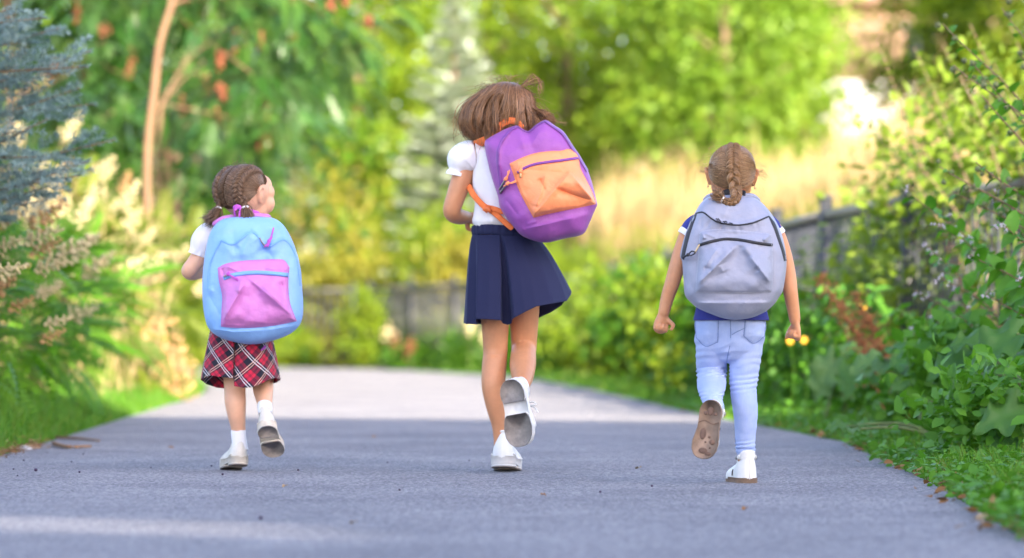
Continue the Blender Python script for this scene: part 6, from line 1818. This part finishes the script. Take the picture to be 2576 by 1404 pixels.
# ================================================================== GIRL AT THE RIGHT
DR = 10.03
PR = lambda x, y, d=0.: P(x, y, DR + d)
pr = thing('person', 'girl in light blue jeans and white sandals with a single braid, arms held out', 'person', (*PR(1840, 855)[:2], 0), 'children running along the path')
mb = MB(); RR = yaw(3) @ rolly(2) @ pitchx(-2); cR = PR(1841, 437, .0)
body_head(mb, cR, RR, .955)
chain(mb, DR, [(1842, 555, -.0, .032), (1842, 520, .0, .031), (1842, 480, .008, .034)])
mb.add(tube([PR(1838, 850), PR(1838, 800), PR(1840, 740), PR(1842, 650), PR(1842, 580), PR(1842, 548)], [(.078, .06), (.084, .064), (.076, .06), (.078, .056), (.08, .05), (.05, .035)], 24, 5))
chain(mb, DR, [(1775, 558, 0, .027), (1745, 572, 0, .0295), (1722, 615, -.0, .0265), (1704, 668, -.008, .0240), (1690, 716, -.008, .0222), (1679, 749, .0, .0202), (1670, 787, .0, .0172)])
hand(mb, PR(1668, 793, .0), (-.22, -.05, -.97), (.12, -.95, .05), -1, .86, (62, 78, 55), .15, (.5, .75, .3))
chain(mb, DR, [(1910, 560, 0, .027), (1940, 575, 0, .0295), (1965, 625, 0, .0262), (1981, 685, 0, .0238), (1988, 732, -.006, .0218), (1996, 780, .0, .0185), (2000, 806, .004, .0168)])
hand(mb, PR(2001, 811, .004), (.12, .05, -.98), (-.75, -.25, -.05), 1, .86, (75, 85, 60), .05, (.75, .35, .55))
chain(mb, DR, [(1875, 1090, 0, .022), (1875, 1130, 0, .0225), (1876, 1160, .0, .024)])
chain(mb, DR, [(1791, 985, -.09, .020), (1793, 1008, -.145, .020), (1799, 1024, -.172, .018)])
V, F, _ = remesh(mb, .0028, 5)
bodyR = mk('body', V, F, m_skinR, pr)
face_bits(pr, cR, RR, .955)
for s_ in (-1, 1):
    MB().add(ball(cR + RR @ (np.array((s_ * .072, -.004, -.042)) * .955), (.003, .003, .003), nu=8, nv=6)).build('earring', m_metal, pr)
# jeans: one cloth over hips and both legs
m_denim = N('light_blue_denim')
tcn = m_denim.node('ShaderNodeTexCoord')
wv = m_denim.node('ShaderNodeTexWave'); wv.inputs['Scale'].default_value = 330; wv.inputs['Distortion'].default_value = 1.5; m_denim.link(tcn.outputs['Object'], wv.inputs['Vector'])
fade = m_denim.ramp(m_denim.noise(16, 4), [(.3, (0, 0, 0)), (.7, (1, 1, 1))])
slub = m_denim.noise(260, 3, .7, stretch=(1, 1, .12))
m_denim.link(m_denim.mix(m_denim.math('ADD', m_denim.math('MULTIPLY', fade, .5), m_denim.math('MULTIPLY', slub, .5)), (.27, .37, .68), (.44, .53, .80)), m_denim.b.inputs['Base Color'])
m_denim.b.inputs['Roughness'].default_value = .85; m_denim.b.inputs['Sheen Weight'].default_value = .15
m_denim.bump(m_denim.math('ADD', wv.outputs['Fac'], slub), .3, .0007)
m_denim = m_denim.m
m_dstitch = plain('denim_stitching', (.15, .22, .45), .8, .1)
mb = MB()
mb.add(tube([PR(1838, 785, 0), PR(1838, 805, 0), PR(1837, 828, -.003), PR(1837, 850, -.003)], [(.098, .072), (.104, .076), (.105, .080), (.096, .074)], 28, 5, side=(1, 0, 0)))
chain(mb, DR, [(1799, 835, -.012, .058), (1794, 860, -.003, .0545), (1792, 885, .012, .0495), (1790, 912, .035, .0462), (1790, 936, .052, .0445), (1790, 950, .04, .0435)], 28, 6)
chain(mb, DR, [(1790, 946, .045, .0425), (1790, 965, -.01, .0435), (1790, 982, -.065, .0385), (1791, 998, -.115, .0325), (1794, 1012, -.145, .0290), (1800, 1028, -.168, .0270)], 28, 6)
chain(mb, DR, [(1876, 835, -.012, .0575), (1878, 860, -.004, .0520), (1877, 885, .0, .0475), (1874, 915, .004, .0448), (1871, 950, .006, .0425), (1870, 975, -.002, .0395), (1872, 1005, -.012, .0382), (1875, 1035, -.012, .0362), (1876, 1069, -.006, .0332), (1875, 1104, .0, .0295), (1876, 1136, .002, .0290)], 28, 8)
V, F, Nn = remesh(mb, .0030, 6)
xp = V[:, 0] / V[:, 1] * FPX + CX; yp = HZ - (V[:, 2] - CAMH) / V[:, 1] * FPX
w = vnoise(V * (1, 1, 2.2), 28, 5) * .0012
wob = 3.5 * vnoise(V, 20, 8)
def ringf(cy, hw, per, amp, sel): return amp * np.exp(-((yp - cy) / hw) ** 2) * np.sin((yp + wob * 1.4 + .16 * (xp - 1870)) / per * 6.283) * sel
rl = xp > 1836
w += ringf(962, 20, 12, .0028, rl) * (1 + .6 * vnoise(V, 30, 2)) + ringf(915, 30, 19, .0010, rl) * (1 + vnoise(V, 22, 3)) + ringf(1122, 12, 10, .0020, rl) * (1 + .7 * vnoise(V, 40, 4))
w += ringf(938, 14, 11, .0030, ~rl) * (1 + .6 * vnoise(V, 30, 6)) + ringf(890, 30, 19, .0012, ~rl) * (1 + vnoise(V, 22, 7)) + ringf(996, 12, 9, .0022, ~rl)
dg_ = (yp - 842) - .55 * np.abs(xp - 1838)
w *= .8
w += .0022 * np.sin(dg_ / 9) * np.exp(-((yp - 862) / 22) ** 2)
V = V + Nn * w[:, None]
jeans = mk('jeans', V, F, m_denim, pr)
bvh = BVHTree.FromPolygons([tuple(v) for v in V], [tuple(int(i) for i in f) for f in F])
def project(px, py, off=.001):
    d = Vector(P(px, py, 1.0)) - Vector((0, 0, CAMH)); d.normalize()
    h = bvh.ray_cast(Vector((0, 0, CAMH)), d)
    return None if h[0] is None else np.array(h[0] - d * off)
def on_jeans(pts, name, mat, r, off=.0006, sub=12, dash=False):
    q_ = [project(*p_, off) for p_ in catmull(np.array(pts, float), sub)]
    q_ = [p_ for p_ in q_ if p_ is not None]
    if len(q_) < 3: return
    if dash:
        mb_ = MB()
        for a_ in range(0, len(q_) - 2, 2): mb_.add(tube(q_[a_:a_ + 2], [r, r], 4, 1, cap=False))
        tag(mb_.build(name, mat, pr), kind='stuff')
    else: MB().add(tube(q_, np.full(len(q_), r), 6, 1, cap=False)).build(name, mat, pr)
def z7(x, y): return (1666.6 + .34939 * x, 754.7 + .34939 * y)
for pk_ in ([(236, 150), (242, 270), (310, 333), (398, 303), (404, 135)], [(596, 148), (585, 262), (660, 312), (735, 262), (742, 170)]):
    pp = Z(z7, *pk_)
    n_ = 22                                                         # pocket cloth, a little proud of the seat
    tp_ = np.linspace(0, 1, n_)
    L_ = catmull(np.array([pp[0], pp[1]]), n_ - 1); R_ = catmull(np.array([pp[4], pp[3]]), n_ - 1)
    Gp = []
    for i_, a_ in enumerate(tp_):
        row = []
        for b_ in tp_:
            x_ = L_[i_][0] * (1 - b_) + R_[i_][0] * b_; y_ = L_[i_][1] * (1 - b_) + R_[i_][1] * b_
            y_ += (pp[2][1] - (pp[1][1] * (1 - b_) + pp[3][1] * b_)) * a_ ** 2 * (1 - abs(b_ - .5) * 2) ** .9
            e_ = min(a_, 1 - a_, b_, 1 - b_)
            h_ = project(x_, y_, .0022 if e_ > 0 else -.0006)
            row.append(h_ if h_ is not None else (row[-1] if row else P(x_, y_, DR - .07)))
        Gp.append(row)
    mk('back_pocket', np.array(Gp).reshape(-1, 3), grid_faces(n_, n_), m_denim, pr)
    on_jeans([pp[0], pp[1]], 'pocket_seam', m_dstitch, .0009, .0024); on_jeans([pp[1], pp[2], pp[3]], 'pocket_seam', m_dstitch, .0009, .0024, 20); on_jeans([pp[3], pp[4]], 'pocket_seam', m_dstitch, .0009, .0024)
on_jeans(Z(z7, (487, 140), (490, 200), (490, 275)), 'centre_seam', m_dstitch, .0011)
on_jeans(Z(z7, (500, 250), (545, 225), (600, 200)), 'yoke_seam', m_dstitch, .0009)
on_jeans(Z(z7, (515, 880), (520, 960), (530, 1040)), 'leg_seam', m_dstitch, .0009)
on_jeans(Z(z7, (527, 1062), (590, 1072), (668, 1066)), 'hem_seam', m_dstitch, .0009)
on_jeans(Z(z7, (485, 330), (465, 430), (462, 520)), 'leg_seam', m_dstitch, .0009)
# t-shirt
m_royal = plain('royal_blue_jersey', (.028, .036, .235), .9, .12, 40, .3, 900, .0005)
garment(pr, 't_shirt', DR, [(530, 1812, 1872, 0, .036), (540, 1795, 1890, 0, .046), (555, 1772, 1912, 0, .056), (580, 1760, 1925, 0, .066), (640, 1757, 1928, 0, .074), (720, 1758, 1926, 0, .076), (775, 1752, 1929, -.004, .078), (800, 1746, 1935, -.006, .082), (806, 1746, 1935, -.006, .083)], m_royal, .004, 18, 4, 110)
for pts_ in ([(1808, 556, 0, .034), (1780, 560, 0, .037), (1752, 570, 0, .0350), (1736, 588, 0, .0325)], [(1876, 556, 0, .034), (1904, 560, 0, .037), (1931, 571, 0, .0350), (1946, 588, 0, .0325)]):
    q = np.array(pts_); V, F = tube([PR(a, b, c) for a, b, c, d in q], q[:, 3], 40, 6, cap=False, mod=lambda u, t_: 1 + .04 * np.sin(t_ * 5 + u * 4)); mk('sleeve', V, F, m_royal, pr)
    e = q[-1]; dxy = (q[-1] - q[-2])[:2] * .55
    V, F = tube([PR(e[0] - dxy[0] * .15, e[1] - dxy[1] * .15, 0), PR(e[0] + dxy[0] * .4, e[1] + dxy[1] * .5, 0), PR(e[0] + dxy[0] * .8, e[1] + dxy[1], 0)], [.0335, .0335, .033], 40, 4, cap=False, mod=lambda u, t_: 1 + .03 * np.sin(t_ * 5 + 3)); mk('sleeve_cuff', V, F, m_white, pr)
garment(pr, 'collar', DR, [(505, 1818, 1868, .004, .032), (512, 1814, 1872, .003, .035), (534, 1808, 1878, 0, .038)], plain('black_jersey_collar', (.012, .012, .015), .9, .1), .001, 20, 2, 60, False)
# sandals
shoe(pr, PR(1793, 1006, -.236), (-.145, .0, -.99), (.22, .97, -.03), .172, 'sandal', 1)
hR = PR(1884, 1150, 0); hR[1] = DR - .035; hR[2] = .0098
shoe(pr, hR, (-.22, .975, 0), (0, 0, 1), .172, 'sandal', -1)
# hair
HR = HeadMap(cR, RR, .955)
scalp(pr, HR, h_base[2], lambda p: np.where(p < 75, 70, np.where(p < 185, 70 + (p - 75) * .10, 81 - (p - 185) * .95)), 1.04, 'hair', 224)
pulls = MB()
for sg in (-1, 1):
    n = 1000
    t = rng.random(n)
    lamA = np.where(t < .5, 72 + 6 * t, 75 + 10 * (t - .5) - 60 * np.clip(t - .75, 0, 1)) + rng.random(n) * 2
    A = HR.d(42 + t * 176, sg * lamA); B = HR.d(82 + t * 128 + 10, sg * 4.0)
    add = pulled(HR, A, B, 1.02, 1.06, K=12, jit=.02, lift=.022, r=(.0006, .0012)); pulls.add((add[0], add[1]), add[2])
    t = rng.random(400)
    A = HR.d(50 + t * 40, sg * rng.uniform(0, 60, 400)); B = HR.d(90 + t * 70, sg * 5.0)
    add = pulled(HR, A, B, 1.04, 1.065, K=12, jit=.02, lift=.012); pulls.add((add[0], add[1]), add[2])
pulls.build('combed_hair', h_R, pr)
bt = np.linspace(0, 1, 8)
on = HR.p(HR.d(92 + bt * 96, 0 * bt + 1), 1.0 + .18 * bt[:, None])
tl = [PR(*z6(735, 395), -.125), PR(*z6(738, 440), -.155), PR(*z6(715, 478), -.165), PR(*z6(672, 482), -.165), PR(*z6(640, 466), -.16)]
pts = np.vstack([on, tl]); outv = nrm(pts - cR)
nn_ = catmull(np.vstack([nrm(outv[:-3] + [0, -.6, 0]), np.repeat([[0, -1, .1]], 3, 0)]), max(2, (15 * 14) // (len(pts) - 1)))
braid_path(pr, pts, .037, 16, h_R, .45, 28, 'braid', 2, nn_)
band(pr, tl[-1], tl[-1] - tl[-2], .0075, m_white)
tuft(pr, tl[-1], (-.75, -.05, .5), .035, .007, h_R, 120, 'braid_end', .5, 6)
wisp = []
for i in range(110):
    psi = rng.uniform(60, 225); lam = rng.choice([-1, 1]) * rng.uniform(20, 92)
    p0 = HR.p(HR.d(np.array([psi]), np.array([lam])), 1.04)[0]; o_ = nrm(p0 - cR)
    sd_ = np.sign(p0[0] - cR[0]); s_ = rng.uniform(.4, 1.2)
    wisp.append(catmull(np.array([p0, p0 + s_ * (o_ * .010 + rng.normal(size=3) * .006), p0 + s_ * (o_ * .02 + np.array([sd_ * .006, 0, -.008]) + rng.normal(size=3) * .010), p0 + s_ * (o_ * .026 + np.array([sd_ * .014, 0, -.026]) + rng.normal(size=3) * .014)]), 4))
V, F, A = strands(np.array(wisp), np.full(110, .0003), None, .3); mk('flyaway_hair', V, F, h_R, pr, A)

# ------------------------------------------------------------------ grey backpack
n_grey = nylon('blue_grey_nylon', (.285, .305, .41)); n_black = plain('black_zip_tape', (.016, .017, .024), .6, .15, 50, .4, 700, .0008); n_gst = plain('pale_grey_stitching', (.52, .54, .62), .8, .05)
bpr = thing('backpack', 'grey backpack with black zips worn by the girl in jeans', 'backpack', PR(1850, 800, -.1), 'school backpacks')
outR = Z(z6, (520, 452), (560, 440), (640, 432), (730, 430), (810, 438), (870, 448), (930, 488), (985, 548), (1030, 615), (1072, 700), (1100, 800), (1114, 900), (1113, 990), (1090, 1140), (1060, 1195), (1030, 1240), (985, 1285), (930, 1320), (850, 1350), (740, 1366), (640, 1353), (540, 1318), (455, 1280), (405, 1240), (356, 1180), (344, 1060), (334, 930), (319, 892), (330, 820), (356, 730), (390, 640), (432, 560), (475, 490))
crR = CR(z6, (440, 560, 500, 556, 14, 40, .011), (500, 556, 560, 605, 10, 50, .012), (560, 605, 640, 642, 10, 50, .012), (640, 642, 760, 652, 10, 60, .012), (760, 652, 880, 628, 10, 60, .012), (880, 628, 985, 583, 12, 40, .011),
        (440, 562, 390, 660, 30, 12, .007), (390, 660, 335, 850, 30, 12, .007), (985, 583, 1050, 690, 14, 30, .008), (1050, 690, 1108, 900, 14, 30, .007), (430, 1238, 740, 1236, 10, 46, .010), (740, 1236, 1035, 1236, 10, 46, .010), (560, 1300, 760, 1345, 50, 40, -.006),
        (820, 1330, 960, 1290, 24, 30, .007), (350, 940, 420, 1160, 30, 40, -.006), (1095, 960, 1050, 1190, 40, 24, .008), (700, 450, 640, 600, 60, 60, .006), (880, 470, 900, 610, 50, 50, -.005), (480, 600, 470, 680, 30, 30, -.005))
pkR = Pack(outR, z6(725, 930), DR - .085, .130, 4.2, crR, .70, 31)
pkR.shell(bpr, n_grey)
topR = Z(z6, (462, 712), (500, 694), (600, 684), (720, 690), (860, 702), (960, 712), (1003, 722))
rightR = Z(z6, (1003, 722), (1012, 830), (1018, 960), (1014, 1080), (1005, 1158))
botR = Z(z6, (430, 1160), (560, 1164), (720, 1166), (880, 1164), (1005, 1158))
leftR = Z(z6, (462, 712), (456, 820), (448, 920), (438, 1040), (430, 1160))
pcR = CR(z6, (725, 830, 440, 1110, 28, 100, .020), (770, 800, 1000, 1095, 100, 26, .019), (500, 975, 560, 985, 20, 20, -.010), (600, 830, 500, 980, 30, 40, .008), (780, 810, 850, 900, 14, 30, -.009), (890, 970, 910, 1000, 14, 20, -.009), (480, 710, 500, 760, 14, 14, .008), (500, 715, 590, 755, 16, 16, .006), (1000, 725, 945, 775, 12, 16, .008), (620, 960, 640, 1010, 30, 30, .006), (700, 830, 760, 790, 24, 24, .006), (470, 850, 455, 1060, 20, 20, -.005), (990, 900, 1000, 1000, 20, 16, -.006))
pkR.patch(bpr, topR, rightR, botR, leftR, n_grey, 'front_pocket', 84, .006, .020, pcR)
pkR.on_pocket(bpr, Z(z6, (455, 808), (540, 782), (640, 762), (720, 762), (800, 772), (900, 790), (1012, 806)), 7.5, n_black, 'pocket_zip', .003)
for ed in (topR, rightR, botR, leftR):
    c_ = z6(725, 940); pkR.stitches(bpr, [tuple(np.array(p_) + (np.array(c_) - p_) * .02) for p_ in ed], n_gst, .010, 'stitching', 4)
pkR.ribbon(bpr, Z(z6, (440, 566), (490, 561), (545, 600), (595, 632), (660, 648), (745, 656), (810, 650), (880, 634), (985, 590)), 4.0, n_black, -.001, .003, 'main_zip')
pkR.ribbon(bpr, Z(z6, (440, 566), (412, 620), (380, 720), (352, 830), (336, 915)), 11, n_black, -.001, .003, 'main_zip', wprof=([0, .2, 1], [.4, 1, .8]))
pkR.ribbon(bpr, Z(z6, (985, 590), (1025, 660), (1060, 760), (1090, 850), (1108, 925)), 9, n_black, -.001, .003, 'main_zip', wprof=([0, .2, 1], [.4, 1, .8]))
pkR.cord(bpr, Z(z6, (460, 806), (445, 835), (430, 862)), .0032, m_metal, .024, 'zip_slider')
pkR.cord(bpr, Z(z6, (432, 858), (405, 852), (385, 875), (400, 884), (430, 868)), .0022, n_black, .026, 'pull_cord')
pkR.cord(bpr, Z(z6, (385, 876), (355, 890), (338, 902)), .0032, n_black, .026, 'pull_cord')
MB().add(ball(pkR.pt(z6(378, 878), .028)[0], (.0055, .005, .0055), nu=10, nv=8)).build('cord_knot', n_black, bpr)
for tl_ in ([(590, 632), (600, 615), (588, 608)], [(595, 635), (612, 620), (604, 608)], [(600, 636), (625, 630), (615, 622)], [(660, 645), (650, 632), (640, 628)], [(670, 648), (668, 632), (655, 626)], [(680, 650), (690, 640), (710, 645)]):
    pkR.cord(bpr, Z(z6, *tl_), .0016, n_black, .012, 'pull_cord')
strap_band(bpr, [PR(*z6(590, 442), -.085), PR(*z6(560, 440), -.08), PR(*z6(530, 450), -.06), PR(*z6(505, 470), -.02)], .018, n_grey, 'shoulder_strap', .006)
strap_band(bpr, [PR(*z6(800, 442), -.085), PR(*z6(845, 440), -.08), PR(*z6(878, 452), -.06), PR(*z6(905, 475), -.02)], .018, n_grey, 'shoulder_strap', .006)
strap_band(bpr, [PR(*z6(640, 450), -.095), PR(*z6(650, 420), -.085), PR(*z6(720, 408), -.08), PR(*z6(790, 420), -.085), PR(*z6(800, 450), -.095)], .020, n_black, 'carry_loop', .004)

# ================================================================== BITS ON THE PATH
m_berry = plain('dark_purple_berry', (.035, .012, .05), .35, .3, 90)
m_dead = leafy('dead_leaf_tan', [(.30, .14, .05), (.42, .22, .08), (.34, .26, .16)], .1, .8, .2)
bv, bf = ball((0, 0, .9), (1, 1, .9), nu=12, nv=8)
bme = raw_mesh('berry', bv, bf); bme.materials.append(m_berry)
rb = np.random.default_rng(17)
BER = [(90, 1186), (118, 1140), (60, 1160), (34, 1182), (180, 1163), (210, 1144), (532, 1174), (656, 1307), (200, 1190), (44, 1198), (975, 1165), (1510, 1240), (2120, 1100), (560, 1196), (750, 1185), (380, 1178), (1005, 1235), (1640, 1225), (2330, 1200), (1180, 1160)]
for i, (px, py) in enumerate(BER):
    d = CAMH * FPX / (py - HZ); c = P(px, py, d)
    o = bpy.data.objects.new('berry', bme); s_ = rb.uniform(.0024, .0042) * (1.5 if i in (0, 7) else 1)
    o.location = (c[0], c[1], 0.0); o.scale = (s_, s_, s_); COL.objects.link(o)
    lab = {0: 'largest dark red berry near the left end of the path', 7: 'lone dark berry in the foreground below the smallest girl', 6: 'dark berry beside the left shoe of the smallest girl'}.get(i, 'small dark berry fallen on the grey asphalt')
    tag(o, lab, 'berry', 'berries fallen on the path')
dl = broad_leaf(6, 5, .4, .08, 3, .1, .8, .5); dme = raw_mesh('fallen_leaf', *dl); dme.materials.append(m_dead)
for i, (px, py) in enumerate([(1360, 1248), (893, 1318), (1878, 1282), (425, 1128), (1610, 1180), (945, 1100), (2186, 1140), (2455, 1245), (720, 1225)]):
    d = CAMH * FPX / (py - HZ); c = P(px, py, d)
    o = bpy.data.objects.new('fallen_leaf', dme); COL.objects.link(o)
    o.matrix_world = Matrix(mat_from((c[0], c[1], .004), (math.cos(i * 2.1), math.sin(i * 2.1), .1), (0, -.2, 1), rb.uniform(.016, .026)))
    lab = {0: 'orange leaf scrap on the asphalt below the white shoes of the tall girl', 1: 'pale leaf scrap in the blurred foreground', 2: 'orange leaf scrap below the white sandals'}.get(i, 'small dry leaf scrap lying on the asphalt')
    tag(o, lab, 'leaf', 'leaf scraps on the path')
for i, (pts, r, l) in enumerate([([(135, 1122), (170, 1131), (228, 1130)], .008, 'bent brown stick on the path edge at the left'), ([(130, 1105), (190, 1108), (250, 1114)], .006, 'thin stick lying in the needle mulch'), ([(20, 1120), (70, 1126), (110, 1120)], .005, 'short twig half buried in mulch at the left edge')]):
    w3 = []
    for px, py in pts:
        d = CAMH * FPX / (py - HZ); w3.append(P(px, py, d) + [0, 0, r + .003])
    w3 = np.array(w3)
    o = mk('stick', *tube(w3, [r, r * .9, r * .6], 10, 6), m_twig, None, loc=w3.mean(0))
    tag(o, l, 'stick', 'sticks at the path edge')
fz = P(62, 1135, CAMH * FPX / 280)
mb = MB(); r_ = np.random.default_rng(2)
for i in range(120):
    d_ = nrm(r_.normal(size=3) * (1, .8, .5)); d_[2] = abs(d_[2]); mb.add(tube([fz + [0, 0, .006], fz + d_ * (.03, .03, .02) + [0, 0, .006]], [.0008, .0004], 3, 1, cap=False))
tag(mk('down_tuft', *mb.get(), plain('white_down', (.8, .8, .82), .9, .03), None, loc=fz), 'white fluffy down tuft lying at the left path edge', 'fluff')
